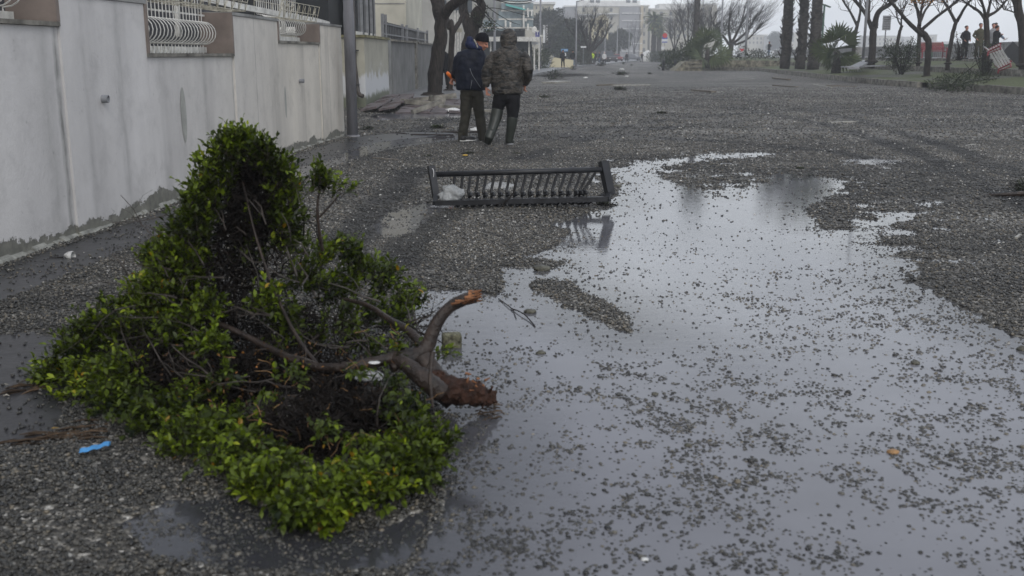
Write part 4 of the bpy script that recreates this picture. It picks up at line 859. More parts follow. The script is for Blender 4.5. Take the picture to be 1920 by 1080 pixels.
def tree(name, label, Y, limbs, wn=7, depth=3, ln=1.4, mat='bark', group=None, leafs=None, kids=2, upw=.15, r0=.012, spread=.7, extra=0, wind=None, bend=.2, zb=None):
    """limbs: list of (pixel path, start radius, end radius, depth shift at the end)"""
    p0 = P(*limbs[0][0][0], Y)
    if zb is not None: p0.z = zb
    t = thing(name, p0, label, 'tree', group); mb = MB(); tw = MB(); tips = []
    for li, (px, ra, rb, dy) in enumerate(limbs):
        n = len(px); pts = [P(a, b_, Y+dy*i/(n-1)) for i, (a, b_) in enumerate(px)]
        if li == 0 and zb is not None: pts[0] = p0-Vector((0, 0, .35))
        m_ = len(pts); pts = smooth_path(pts); k_ = len(pts)
        rs = [ra+(rb-ra)*(i/(k_-1))**.8 for i in range(k_)]
        if li == 0: rs[0] *= 1.2; rs[1] *= 1.1
        mb.tube([p+Vector((random.uniform(-1, 1), random.uniform(-1, 1), 0))*rs[i]*.12 for i, p in enumerate(pts)], rs, 10, True, None, .06)
        if li or len(limbs) == 1:
            for i in range(wn):
                q = pts[min(k_-1, int(k_*(.35+.65*random.random())))]; d = (pts[-1]-pts[-2]).normalized()
                nd = (d*.6+Vector((random.gauss(0, .7), random.gauss(0, .7), random.uniform(0, .9)))).normalized()
                twig_grow(tw, q, nd, ln*random.uniform(.6, 1.1), max(rb*.45, r0*1.6), depth, bend, upw, kids, spread, 4, tips, .5, wind)
            d = (pts[-1]-pts[-2]).normalized(); twig_grow(tw, pts[-1], d, ln, rb*.9, depth, bend, upw, kids+1, spread, 5, tips, .5, wind)
    if zb is not None: mb.ball(p0, (limbs[0][1]*1.7, limbs[0][1]*1.7, limbs[0][1]*.55), 3, jit=.10)
    mb.build('trunk', MAT[mat], t, True)
    if tw.n: tw.build('twigs', MAT['twig'], t)
    if leafs and tips:
        lm, per, lsz, keep = leafs; C = []; D = []
        for (q, d) in tips:
            if keep(q):
                for _ in range(per): C.append(q+Vector([random.gauss(0, .12) for _ in range(3)])); D.append(d+Vector([random.gauss(0, .8) for _ in range(3)]))
        if C: n = len(C); leaves_mesh('leaves', np.array([c[:] for c in C]), np.array([d[:] for d in D]), rdir(n, .5), lsz*rng.uniform(.6, 1.2, n), lsz*.6*rng.uniform(.6, 1.2, n), MAT[lm], rng.uniform(0, 1, n), t, ABS[t.name])
    return t
random.seed(21)
PT = 'bare trees on the promenade'
# left pavement trees
tree('street_tree', 'thick dark tree trunk forking low in front of the grey garden wall', 33.5, [([(812, 184), (817, 130), (826, 70), (829, 22)], .25, .19, 0), ([(827, 40), (818, 5), (800, -40), (790, -110)], .20, .12, 1), ([(829, 35), (846, 8), (880, -8), (900, -50)], .20, .10, -1)], 8, 3, 1.2, group='street trees on the left pavement', zb=.1, r0=.01)
tree('street_tree', 'slim dark trunk between the thick tree and the man in navy', 38, [([(842, 176), (845, 120), (848, 60), (845, 40)], .12, .10, 0), ([(845, 55), (832, 24), (828, 0), (815, -60)], .13, .08, 1), ([(848, 62), (862, 42), (868, 25), (880, -30)], .10, .06, 1)], 6, 3, 1.2, group='street trees on the left pavement', zb=.12)
tree('street_tree', 'leaning knobbly tree with drooping bare shoots above the man in navy', 43, [([(874, 190), (876, 100), (884, 60), (898, 20)], .30, .25, 0), ([(884, 70), (870, 30), (868, 0), (865, -50)], .22, .15, 1), ([(893, 45), (905, 18), (897, -8), (905, -70)], .24, .12, 0)], 7, 3, 1.3, group='street trees on the left pavement', zb=.12,
     leafs=('darkleaf', 5, .16, lambda q: q.z > 2.5))
t = thing('leafy_shoots', P(912, 40, 42.5), 'dark leafy shoots and long drooping bare whips hanging from the leaning tree', 'branches')
mb = MB()
for path in ([(862, 5), (878, 28), (905, 45), (935, 58)], [(898, 5), (915, 30), (935, 48), (965, 62)], [(910, 10), (930, 25), (955, 40), (975, 47)], [(900, 20), (912, 15), (935, 15), (990, 30)], [(905, -5), (950, 2), (985, 4), (1003, -2)], [(915, -4), (960, 8), (985, 7), (1004, 1)], [(895, 12), (920, 40), (928, 52), (945, 56)]):
    mb.tube(smooth_path([P(a, b_, 42+.3*i) for i, (a, b_) in enumerate(path)]), [.022, .008], 5, False, .3)
mb.build('whips', MAT['twig'], t)
cloud_leaves('leaves', [(P(910, 45, 42.5), (.45, .4, .30)), (P(920, 52, 42.5), (.35, .3, .2)), (P(895, 34, 42.7), (.25, .3, .25)), (P(903, 20, 43), (.3, .3, .3))], 900, .11, .045, MAT['darkleaf'], t, .2)
# promenade trees on the right
tips_ok = lambda q: random.random() < .10
tree('promenade_tree', 'thin bare tree left of the grey lamp post among the promenade trees', 68, [([(1599, 112), (1602, 70), (1609, 40)], .13, .10, 0), ([(1607, 48), (1596, 25), (1580, 0)], .10, .05, 1), ([(1609, 42), (1614, 20), (1612, -10)], .10, .05, -1)], 9, 3, 1.3, group=PT, zb=1.0)
tree('promenade_tree', 'bare tree with a curved right limb just right of the grey lamp post', 62, [([(1634, 113), (1637, 75), (1638, 50)], .22, .20, 0), ([(1637, 58), (1622, 22), (1598, -4)], .16, .08, 1), ([(1640, 52), (1644, 22), (1666, 10), (1688, -8)], .20, .09, -1), ([(1628, 40), (1629, 10), (1632, -20)], .12, .06, 1)], 8, 3, 1.2, group=PT, zb=1.0)
tree('promenade_tree', 'crooked bare tree with orange leaves in front of the red bench', 50, [([(1739, 141), (1740, 100), (1741, 72), (1722, 55)], .155, .14, 0), ([(1730, 66), (1705, 45), (1680, 14), (1655, -12)], .12, .06, -1), ([(1722, 58), (1726, 30), (1712, 0), (1705, -30)], .10, .05, 1), ([(1726, 58), (1760, 28), (1788, 8), (1812, -14)], .09, .045, -1), ([(1724, 48), (1727, 20), (1734, -10)], .08, .04, 1)], 10, 3, 1.0, group=PT, zb=.36,
     leafs=('orangeleaf', 5, .13, lambda q: (1700 < 960+1920*q.x/(q.y*.975) < 1765) and q.z < 4.2))
tree('promenade_tree', 'straight dark trunk directly behind the crooked tree with orange leaves', 58, [([(1722, 118), (1723, 70), (1724, 40)], .12, .09, 0), ([(1724, 45), (1736, 15), (1760, -10)], .09, .04, 1), ([(1724, 42), (1718, 10), (1712, -20)], .09, .04, -1)], 8, 3, 1.1, group=PT, zb=.95)
tree('promenade_tree', 'slender leaning bare tree left of the standing group on the promenade', 52, [([(1777, 120), (1783, 75), (1793, 40)], .11, .09, 0), ([(1792, 42), (1778, 15), (1762, -8)], .09, .05, 1), ([(1795, 40), (1806, 18), (1826, -8)], .09, .045, -1)], 9, 3, 1.1, group=PT, zb=.97)
tree('promenade_tree', 'bare tree with many forking limbs in front of the standing group', 47, [([(1850, 128), (1850, 80), (1849, 30)], .13, .12, 0), ([(1848, 38), (1838, 22), (1815, 8)], .09, .04, 1), ([(1849, 34), (1842, 5), (1832, -22)], .08, .04, -1), ([(1851, 32), (1856, 8), (1862, -20)], .08, .04, 1), ([(1852, 30), (1872, 20), (1890, -4)], .08, .04, 0)], 8, 3, 1.0, group=PT, zb=.93)
tree('promenade_tree', 'thick dark trunk at the far right edge behind the tipped bench', 44, [([(1921, 126), (1918, 60), (1908, 5), (1900, -40)], .20, .16, 0), ([(1910, 28), (1895, 20), (1882, 18)], .035, .02, -1), ([(1905, 5), (1888, -30), (1875, -60)], .14, .07, 1)], 8, 3, .9, group=PT, zb=.96)
tree('promenade_tree', 'thin broken sapling leaning beside the notice board', 58, [([(1680, 84), (1685, 65), (1691, 48)], .10, .08, 0), ([(1691, 50), (1683, 38), (1680, 20)], .05, .03, 1), ([(1690, 49), (1690, 30), (1698, 10)], .05, .03, -1)], 6, 3, .9, group=PT, zb=1.0)
# bushy bare tree far left, feathery tree, hazy trees
tree('bare_tree', 'bushy bare tree with dense upward twigs on the left side of the road end', 138, [([(1105, 118), (1103, 96)], .5, .4, 0), ([(1103, 98), (1090, 84), (1076, 66)], .32, .12, 2), ([(1103, 96), (1098, 75), (1090, 55)], .30, .12, -2), ([(1104, 96), (1106, 72), (1108, 50)], .32, .12, 1), ([(1105, 97), (1116, 78), (1122, 58)], .30, .12, -1), ([(1106, 98), (1124, 82), (1136, 66)], .28, .12, 2)], 11, 3, 1.7, upw=.3, r0=.028, kids=3, spread=.8, zb=.1)
tree('feathery_tree', 'wide feathery bare tree blown to the right beside the slim lamp post', 124, [([(1366, 96), (1372, 82)], .35, .28, 0), ([(1368, 84), (1352, 62), (1338, 46)], .2, .08, 2), ([(1370, 80), (1366, 55), (1368, 34)], .2, .08, -2), ([(1372, 80), (1384, 58), (1392, 38)], .2, .08, 1), ([(1374, 82), (1394, 66), (1408, 48)], .2, .08, -1), ([(1378, 84), (1400, 76), (1418, 58)], .16, .06, -1)], 20, 3, 2.2, upw=.30, r0=.020, kids=3, spread=.65, wind=Vector((.22, 0, 0)), bend=.14, zb=1.0)
t_ = thing('umbrella_thicket', P(1372, 52, 126), 'dense brownish clump inside the feathery bare tree', 'bush'); cloud_leaves('leaves', [(P(1374, 50, 126), (2.6, 1.6, .95)), (P(1355, 56, 126), (1.8, 1.4, .8))], 420, .30, .06, MAT['greyleaf'], t_, .1)
for i, (px, Y, top, w_, lb) in enumerate([(1265, 190, 52, 14, 'hazy purplish bare tree right of the tall palm'), (1290, 175, 22, 20, 'hazy purplish bare tree against the right apartment block'), (1315, 150, 50, 18, 'hazy bare tree behind the leftmost palm trunk'), (1190, 330, 60, 12, 'faint bare tree left of the tall palm')]):
    tree('bare_tree', lb, Y, [([(px, 112), (px-1, 92)], .35, .28, 0), ([(px-1, 94), (px-w_*.5, (92+top)/2), (px-w_*.7, top+8)], .16, .08, 2), ([(px, 92), (px, (92+top)/2), (px, top)], .16, .08, 0), ([(px, 94), (px+w_*.5, (92+top)/2), (px+w_*.8, top+8)], .16, .08, -2)], 16, 3, 2.4, upw=.25, r0=.03, kids=3, spread=.75, zb=.3)
def bush(name, label, c, blobs, dens, ln, wd, mat, cat='bush', group=None, stems=0):
    t = thing(name, c, label, cat, group)
    if stems:
        mb = MB()
        for _ in range(stems):
            q = blobs[random.randrange(len(blobs))]; e = Vector(q[0])+Vector([random.gauss(0, .4)*(q[1][0] if hasattr(q[1], '__len__') else q[1]) for _ in range(3)])
            mb.tube(smooth_path([Vector(c)+Vector((random.uniform(-.1, .1), random.uniform(-.1, .1), 0)), (Vector(c)+e)/2+Vector([random.gauss(0, .08) for _ in range(3)]), e], 1), [.025, .02, .016, .01], 4, False, .4)
        mb.build('stems', MAT['twig'], t)
    cloud_leaves('leaves', blobs, dens, ln, wd, MAT[mat], t, .35); return t
# dark evergreens on the left skyline
for lb, Y, bl, mt in (('large dark evergreen under the hilltop house', 190, [(1026, 36, 2.4), (1036, 26, 2.0), (1044, 42, 2.3), (1016, 46, 2.2), (1030, 50, 2.4)], 'greyleaf'),
        ('loose grey-green tree in front of the white terrace house', 170, [(1050, 58, 3.2), (1062, 66, 3.), (1048, 76, 3.), (1068, 54, 2.4)], 'greyleaf'),
        ('dark rounded tree behind the hedge and bushy bare tree', 165, [(1070, 88, 2.8), (1085, 90, 2.8), (1060, 95, 2.2)], 'darkleaf'),
        ('broad umbrella pine in the haze at the end of the road', 255, [(1159, 63, 2.4), (1148, 72, 2.0), (1168, 70, 2.2), (1158, 76, 2.4), (1150, 84, 2.0), (1170, 82, 1.8)], 'darkleaf'),
        ('hazy bushy tree below the gabled house', 230, [(1130, 90, 3.), (1142, 96, 3.), (1122, 98, 2.6)], 'greyleaf'),
        ('faint tree in the haze behind the trio of palms', 520, [(1452, 80, 5.), (1463, 76, 6.), (1472, 82, 5.)], 'darkleaf')):
    c = P(bl[0][0], 115, Y); t = thing('evergreen_tree', (c.x, Y, 0), lb, 'tree'); mb = MB(); mb.tube([(c.x, Y, 0), (c.x+.1, Y, P(0, bl[0][1], Y).z)], [.4, .25], 8); mb.build('trunk', MAT['bark'], t, True)
    sub_ = []
    for a, b_, r in bl:
        for k in range(7):
            d_ = rdir(1)[0]*r*.62; q_ = P(a, b_, Y); sub_.append(((q_.x+d_[0], q_.y+d_[1], max(1., q_.z+d_[2]*(.6 if 'umbrella' in lb else .9))), (r*random.uniform(.32, .55), r*.5, r*random.uniform(.28, .42))))
    cloud_leaves('leaves', sub_, 260, .42, .20, MAT[mt], t, .2)
    if 'umbrella' in lb:
        mb = MB(); [mb.tube([(c.x, Y, 4), P(a, b_, Y)], [.2, .1], 5) for a, b_, r in bl]; mb.build('limb', MAT['bark'], t)
# left hedges
def hedge(label, pts, zt, dp, mat, group=None, dens=130, ln=.16, z0=0):
    c = pts[0]; blobs = []
    for a, b_ in zip(pts, pts[1:]):
        n = max(1, int((b_-a).length/.7))
        for i in range(n):
            q = a.lerp(b_, i/n)
            for z in np.arange(.35, zt, .55): blobs.append(((q.x+random.uniform(-.1, .1), q.y, z0+z+random.uniform(-.1, .1)), (dp*.62, .55, .46)))
    return bush('hedge', label, (c.x, c.y, z0), blobs, dens, ln, ln*.5, mat, 'hedge', group)
hedge('dark clipped hedge along the pavement below the tobacconist sign', [G(992, 134)+Vector((-.6, 0, 0)), G(1040, 129)+Vector((-.6, 0, 0))], 1.75, 1.2, 'darkleaf')
hedge('olive hedge between the lamp post and the bushy bare tree', [G(1083, 123.5), G(1100, 122.5)], 2.0, 2., 'greyleaf', dens=160)
hedge('dark oleander hedge on the park corner left of the stone planter', [G(1242, 131)+Vector((.6, 1.5, 0)), P(1262, 118, 96), P(1298, 100, 100)], 1.5, 1.6, 'darkleaf', dens=170, ln=.2)
hedge('low far hedge at the foot of the tall palm', [P(1225, 112, 205), P(1262, 110, 180)], 1.6, 2.5, 'darkleaf', dens=60, ln=.35)
bush('oleander_bush', 'dark oleander rising behind the stone planter', P(1296, 118, 99), [(P(1295, 88, 99), (1.6, 1.2, 1.0)), (P(1305, 100, 99), (1.5, 1.2, .9)), (P(1283, 104, 99), (1.4, 1.2, .8)), (P(1325, 100, 99), (1.3, 1., .9))], 260, .26, .07, 'darkleaf', stems=12)
bush('oleander_bush', 'dark spiky oleander bush right of the small fan palm', P(1690, 139, 54), [(P(1690, 108, 54), (.95, .7, .5)), (P(1670, 100, 54), (.6, .6, .45)), (P(1708, 98, 54), (.55, .5, .5)), (P(1690, 124, 54), (.6, .5, .4)), (P(1690, 92, 54), (.5, .4, .4)), (P(1668, 88, 54), (.25, .2, .4)), (P(1712, 82, 54), (.2, .2, .4))], 900, .20, .035, 'darkleaf', stems=24)
bush('oleander_bush', 'wispy dark shrub below the standing group', P(1845, 146, 46), [(P(1845, 110, 46), (.55, .5, .6)), (P(1836, 90, 46), (.45, .4, .4)), (P(1852, 128, 46), (.4, .4, .4)), (P(1858, 96, 46), (.4, .4, .5))], 420, .15, .03, 'darkleaf', stems=26)
bush('oleander_bush', 'thin grey shrub between the leaning tree and the standing group', P(1797, 112, 50), [(P(1797, 90, 50), (.35, .3, .55)), (P(1795, 72, 50), (.2, .2, .4)), (P(1800, 102, 50), (.4, .3, .3))], 500, .13, .03, 'greyleaf', stems=26)
bush('flattened_shrub', 'dark flattened shrub lying over the gap in the lower kerb', G(1785, 160, .2), [(G(1775, 158, .30), (.8, .7, .28)), (G(1790, 156, .38), (.7, .7, .3)), (G(1810, 148, .5), (1.0, .6, .26)), (G(1760, 163, .12), (.5, .5, .16)), (G(1840, 143, .55), (.9, .5, .16))], 1100, .15, .03, 'darkleaf', stems=20)
bush('low_shrub', 'low rounded shrub left of the solitary figure', P(1415, 106, 106), [(P(1412, 101, 106), (1.1, .7, .5)), (P(1424, 102, 106), (.9, .7, .45))], 400, .2, .09, 'darkleaf')
bush('low_shrub', 'low shrub on the retaining wall right of the solitary figure', P(1444, 106, 104), [(P(1444, 106, 104), (1., .6, .3)), (P(1395, 107, 104), (.9, .6, .3))], 400, .2, .09, 'darkleaf')
bush('low_shrub', 'drooping shrub beside the slim grey lamp post', P(1385, 106, 104), [(P(1388, 92, 104), (.9, .6, .6)), (P(1376, 100, 104), (.8, .6, .6))], 260, .22, .06, 'darkleaf', stems=12)
# ---- palms
def palm_trunk(t, x, Y, zb, h, r, lean=0., shards=160, crown=True, cr=2.6, far=False, mat='bark'):
    mb = MB(); n = 14; pts = []; rs = []
    for i in range(n+1):
        q = i/n; pts.append(Vector((x+lean*q+.04*math.sin(q*7), Y, zb+h*q))); rs.append(r*(1.12-.25*q)*(1+.10*random.uniform(-1, 1)))
    mb.tube(pts, rs, 12, True, None, .07); mb.build('trunk', MAT['palmtrunk'], t, True)
    sh = MB()
    for k in range(shards):
        q = random.random()**.9; a = random.uniform(0, 6.283); z = zb+.5+(h-.5)*q; c = Vector((x+lean*q, Y, z)); rr = r*(1.1-.25*q)*.95
        o_ = Vector((math.cos(a), math.sin(a), 0)); tn = Vector((-o_.y, o_.x, 0)); l_ = random.uniform(.12, .34)*(1.9 if random.random() < .15 else 1); w_ = random.uniform(.07, .16)
        up = random.choice((1, 1, -1)); p = c+o_*rr; sh.add([p-tn*w_, p+tn*w_, p+tn*w_*.3+o_*l_*.75+Vector((0, 0, up*l_)), p-tn*w_*.3+o_*l_*.7+Vector((0, 0, up*l_*.9)), p-o_*.04+Vector((0, 0, .08))], [(0, 1, 2, 3), (0, 3, 4), (1, 4, 2)], random.uniform(.1, .9))
    if shards: sh.build('leaf_bases', MAT['palmshard'], t)
    if crown:
        fr = MB(); top = pts[-1]
        for k in range(80):
            a = random.uniform(0, 6.283); el = random.uniform(-.9, 1.2); L_ = cr*random.uniform(.75, 1.05); d = Vector((math.cos(a)*math.cos(el), math.sin(a)*math.cos(el), math.sin(el))); q = top.copy(); dd = d.copy(); path = [q.copy()]
            for s in range(6): q = q+dd*L_/6; path.append(q.copy()); dd = (dd+Vector((0, 0, -.24))).normalized()
            for s in range(1, 7):
                T = (path[s]-path[s-1]).normalized(); S = T.cross(Vector((0, 0, 1)));
                if S.length < .1: continue
                S.normalize(); sd = random.random()
                for sg in (-1, 1):
                    for e in (0., .33, .66):
                        b_ = path[s-1].lerp(path[s], e); w_ = cr*.040; ll = cr*.20*(1-.09*s); fr.add([b_-T*w_, b_+T*w_, b_+S*sg*ll+T*ll*.45-Vector((0, 0, ll*.45))], [(0, 1, 2)], sd)
        fr.build('crown', MAT['palmleaf'], t)
MAT['palmtrunk'] = M('palm_trunk', (.05, .044, .039), .85, .65, 4, 1., 14, stretch=(1, 1, 3)); MAT['palmshard'] = M('palm_leaf_bases', (.05, .042, .035), .9, .4, 8, attr=True)
random.seed(31)
for px, Y, zb, h, r, lb, sh in ((1302, 118, .4, 14.5, .33, 'leftmost tall palm trunk rising out of the shrubs by the planter', 150), (1471, 78, .45, 8.4, .34, 'left palm trunk of the trio on the lower lawn', 260),
        (1500, 77, .45, 9.0, .32, 'middle palm trunk of the trio on the lower lawn', 260), (1524, 74, .45, 8.0, .36, 'right and thickest dark palm trunk of the trio', 280)):
    c = P(px, 120, Y); t = thing('palm_tree', (c.x, Y, zb), lb, 'palm', 'tall palms on the park lawn'); palm_trunk(t, c.x, Y, zb-.1, h, r, .15, sh, True, 2.5)
for px, Y, top, lb, cr in ((1224, 238, 38, 'tall feathery palm in the haze before the right apartment block', 3.2), (1234, 236, 58, 'shorter palm stem standing beside the tall hazy palm', 2.0)):
    c = P(px, 112, Y); t = thing('palm_tree', (c.x, Y, 0), lb, 'palm'); palm_trunk(t, c.x, Y, 0, P(px, top, Y).z, .55, .2, 40, True, cr)
def fan_palm(c, label, h, n, size):
    t = thing('fan_palm', c, label, 'palm', 'small fan palms'); c = Vector(c)
    mb = MB(); mb.tube([c-Vector((0, 0, .1)), c+Vector((0, 0, h*.5)), c+Vector((0, 0, h))], [.28, .22, .16], 10, True, None, .15); mb.build('trunk', MAT['palmtrunk'], t, True)
    st = MB(); fr = MB()
    for k in range(n):
        a = random.uniform(0, 6.283); el = random.uniform(-.55, 1.35) if k > n*.25 else random.uniform(-1.1, -.2); d = Vector((math.cos(a)*math.cos(el), math.sin(a)*math.cos(el), math.sin(el))); L_ = size*random.uniform(.35, .8)
        b_ = c+Vector((0, 0, h)); e = b_+d*L_-Vector((0, 0, .12*L_)); st.tube([b_, (b_+e)/2+Vector((0, 0, .05)), e], [.016, .012, .009], 4, False, .5)
        S = d.cross(Vector((0, 0, 1))); S = S.normalized() if S.length > .1 else Vector((1, 0, 0)); U = S.cross(d); S2 = d.cross(Vector((random.gauss(0, .35), 1, random.gauss(0, .35)))); S2 = S2.normalized() if S2.length > .2 else S; m_ = 13; sd = random.random()
        for j in range(m_):
            f = (j/(m_-1)-.5)*random.uniform(2.7, 3.0); q = d*math.cos(f)+S2*math.sin(f); ll = size*.78*(1-.12*abs(f))*random.uniform(.9, 1.05); wv = (d*-math.sin(f)+S2*math.cos(f))*size*.048
            tip = e+q*ll-Vector((0, 0, .10*ll*random.random())); md = e+q*ll*.6+U*.01; fr.add([e, md-wv, tip, md+wv], [(0, 1, 2, 3)], min(1, max(0, sd*.6+random.uniform(0, .25))))
    st.build('stalks', MAT['palmleaf'], t); fr.build('fronds', MAT['palmleaf'], t); return t
random.seed(12)
c = G(1567, 134, .4); fan_palm((c.x, c.y, .38), 'green fan palm with spiky fans right of the palm trio', 1.25, 17, 1.35)
c = P(1325, 126, 93); fan_palm((c.x, 93, .3), 'shaggy fan palm on a dark stump behind the stone planter', 1.6, 20, 1.7)

# ------------------------------------------------------------------ uprooted hedge shrub in the foreground
random.seed(77); rng = np.random.default_rng(77)
sb = thing('uprooted_shrub', G(480, 900), 'large uprooted green shrub lying in the foreground with torn trunk and dark tangled inside', 'shrub')
B = [  # px, py, distance, radius, shoots
 (120,705,4.25,.13,50),(175,745,4.05,.15,62),(235,790,3.85,.15,62),(300,822,3.65,.15,62),(375,850,3.45,.15,62),(445,880,3.25,.14,62),(515,920,3.08,.14,62),(575,955,2.98,.13,60),(640,955,2.98,.13,60),(705,915,3.05,.13,60),(765,880,3.15,.12,52),(790,830,3.3,.11,44),(762,775,3.5,.09,26),
 (160,650,4.3,.13,50),(215,610,4.35,.15,60),(275,570,4.35,.15,60),(290,480,4.5,.06,18),(320,520,4.4,.14,52),(345,470,4.4,.13,48),(365,420,4.4,.11,42),(385,370,4.4,.11,40),(405,320,4.4,.10,38),(425,280,4.35,.08,30),(447,262,4.35,.055,18),(480,285,4.35,.08,30),(515,315,4.4,.08,30),(535,360,4.45,.09,32),(540,410,4.45,.09,28),(545,455,4.5,.08,22),
 (230,700,4.0,.14,44),(340,620,4.1,.12,34),(390,570,4.15,.08,14),(330,770,3.75,.12,36),(400,640,3.9,.07,14),(500,560,4.2,.09,16),(540,600,4.2,.08,14),(470,470,4.5,.09,10),
 (600,480,4.6,.08,16),(650,470,4.7,.08,20),(665,520,4.7,.11,26),(720,520,4.75,.10,26),(765,560,4.7,.09,22),(745,600,4.5,.08,18),(610,540,4.6,.10,22),(560,520,4.5,.10,22),(700,580,4.6,.10,18),(640,600,4.5,.09,14),
 (600,335,4.4,.055,14),(628,350,4.4,.03,4),(655,352,4.4,.02,2),(500,760,3.6,.07,9),(545,700,3.7,.06,7),(655,690,3.7,.03,3),(690,700,3.6,.03,3),(735,720,3.6,.06,8),(745,650,3.9,.05,6),(420,700,3.8,.07,10),(600,800,3.3,.06,6),(840,660,4.1,.04,4),(470,400,4.45,.05,5),(365,510,4.5,.10,22),(480,300,4.42,.06,10),(330,560,4.45,.13,34),(250,640,4.35,.14,40),(380,735,3.85,.10,22),(430,805,3.6,.10,24),(490,855,3.3,.09,22),(350,645,4.15,.10,26),(590,630,4.4,.07,12),(520,640,4.2,.06,9),(650,640,4.3,.07,10),(700,650,4.1,.05,7),(800,850,3.3,.09,26),(560,1000,2.87,.07,24),(620,1005,2.86,.06,20),(480,935,3.06,.07,20),(100,735,4.2,.08,22),(720,860,3.25,.10,24),(660,830,3.35,.06,9)]
core = P(430, 640, 4.3); core.z = .25
LC = []; LD = []; LU = []; LS = []; LL = []; sh = MB()
for (px, py, Y, r, ns) in B:
    c = P(px, py, Y); c.z = max(c.z, .05); blobsh = random.uniform(-.15, .2)
    for k in range(int(ns*(2.3 if ns > 10 else 1.5))):
        d = Vector([random.gauss(0, 1) for _ in range(3)]).normalized(); s = c+Vector((d.x*r, d.y*r, d.z*r*.85))*random.random()**.45
        out = (s-core).normalized(); g = (out*.55+Vector((0, 0, .45))+Vector([random.gauss(0, .45) for _ in range(3)])).normalized()
        L_ = random.uniform(.05, .11); a = s-g*L_*.5; bnd = Vector([random.gauss(0, .25) for _ in range(3)])
        pts = [a+g*L_*q+bnd*L_*q*q*.5 for q in (0, .35, .7, 1)]
        if min(p.z for p in pts) < .008: continue
        sh.tube(pts, [.0016, .0014, .0012, .0009], 3, False, .8); nl = random.randint(5, 9); ts = random.random()*.5+blobsh
        side = g.orthogonal().normalized()
        for j in range(nl):
            q = .12+.88*j/(nl-1); b_ = a+g*L_*q+bnd*L_*q*q*.5; ang = j*2.2+random.uniform(-.4, .4); o_ = Matrix.Rotation(ang, 3, g) @ side
            dr = (o_*(1.05-.75*q)+g*(.5+.5*q)+Vector((0, 0, -.1))+Vector([random.gauss(0, .18) for _ in range(3)])).normalized()
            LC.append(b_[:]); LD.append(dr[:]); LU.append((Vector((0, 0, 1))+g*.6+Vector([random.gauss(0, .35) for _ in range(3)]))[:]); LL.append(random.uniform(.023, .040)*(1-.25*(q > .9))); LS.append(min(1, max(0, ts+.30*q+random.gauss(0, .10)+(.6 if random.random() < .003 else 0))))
n = len(LC); LL = np.array(LL); print('leaves', n)
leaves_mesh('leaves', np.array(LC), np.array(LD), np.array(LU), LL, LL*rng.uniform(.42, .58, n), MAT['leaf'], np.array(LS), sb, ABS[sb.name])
sh.build('shoots', MAT['twig'], sb)
# trunk, broken limbs, torn stump
def limb(name, pts, rs, mat, n=14, jit=.11, it=2):
    mb = MB(); p = smooth_path([Vector(q) for q in pts], it); k = len(p); rr = np.interp(np.linspace(0, 1, k), np.linspace(0, 1, len(rs)), rs)
    mb.tube(p, list(rr), n, True, None, jit); return mb.build(name, MAT[mat], sb, True)
j0 = P(800, 660, 3.95)
limb('broken_trunk', [P(735, 690, 3.85), j0, P(815, 610, 3.98), P(838, 578, 4.0), P(868, 562, 4.0), P(892, 556, 4.0)], [.020, .030, .028, .024, .025, .027], 'barkdark', 12, .06)
mb = MB(); e = P(888, 557, 4.0); ax = (P(918, 553, 4.0)-e).normalized(); random.seed(5)
for k in range(26):
    o_ = Vector((0, random.gauss(0, 1), random.gauss(0, 1))).normalized()*.024*random.random()**.5
    mb.tube([e+o_-ax*.02, e+o_+ax*random.uniform(.008, .034)+Vector((0, 0, random.gauss(0, .004)))], [.008, .002], 4, True)
for k in range(14): q = e.lerp(P(840, 572, 3.97), random.random()*.9); mb.tube([q+Vector((0, -.026, .012*random.uniform(-1, 1.4))), q+Vector((.035, -.030, .012))], [.006, .003], 4)
mb.build('torn_end', MAT['tornwood'], sb)
limb('limb', [j0, P(760, 665, 3.9), P(700, 680, 3.85), P(640, 690, 3.85), P(585, 688, 3.9), P(520, 660, 4.0)], [.030, .025, .022, .019, .015, .008], 'barkdark')
limb('limb', [j0, P(770, 620, 4.1), P(730, 600, 4.2), P(690, 570, 4.35), P(640, 560, 4.5)], [.024, .018, .014, .010, .006], 'barkdark')
limb('limb', [P(790, 670, 3.93), P(810, 700, 3.9), P(830, 730, 3.9), P(850, 750, 3.9)], [.04, .046, .05, .048], 'barkdark')
limb('limb', [P(735, 665, 3.9), P(770, 690, 3.8), P(800, 715, 3.75), P(830, 738, 3.75)], [.018, .03, .04, .035], 'barkdark')
limb('limb', [P(812, 660, 3.7), P(806, 700, 3.65), P(808, 735, 3.62), P(812, 765, 3.6)], [.010, .008, .007, .004], 'barkdark')
limb('limb', [P(600, 690, 3.9), P(560, 640, 4.0), P(520, 560, 4.2), P(480, 450, 4.35), P(455, 340, 4.38)], [.009, .008, .006, .005, .003], 'barkdark')
limb('limb', [P(560, 680, 3.9), P(480, 640, 4.05), P(400, 600, 4.15), P(320, 590, 4.25)], [.016, .014, .010, .006], 'barkdark')
limb('limb', [P(605, 470, 4.45), P(598, 430, 4.42), P(594, 390, 4.4), P(600, 350, 4.4)], [.008, .007, .006, .003], 'barkdark')
limb('limb', [P(596, 410, 4.41), P(620, 385, 4.4), P(640, 360, 4.4)], [.005, .004, .002], 'barkdark')
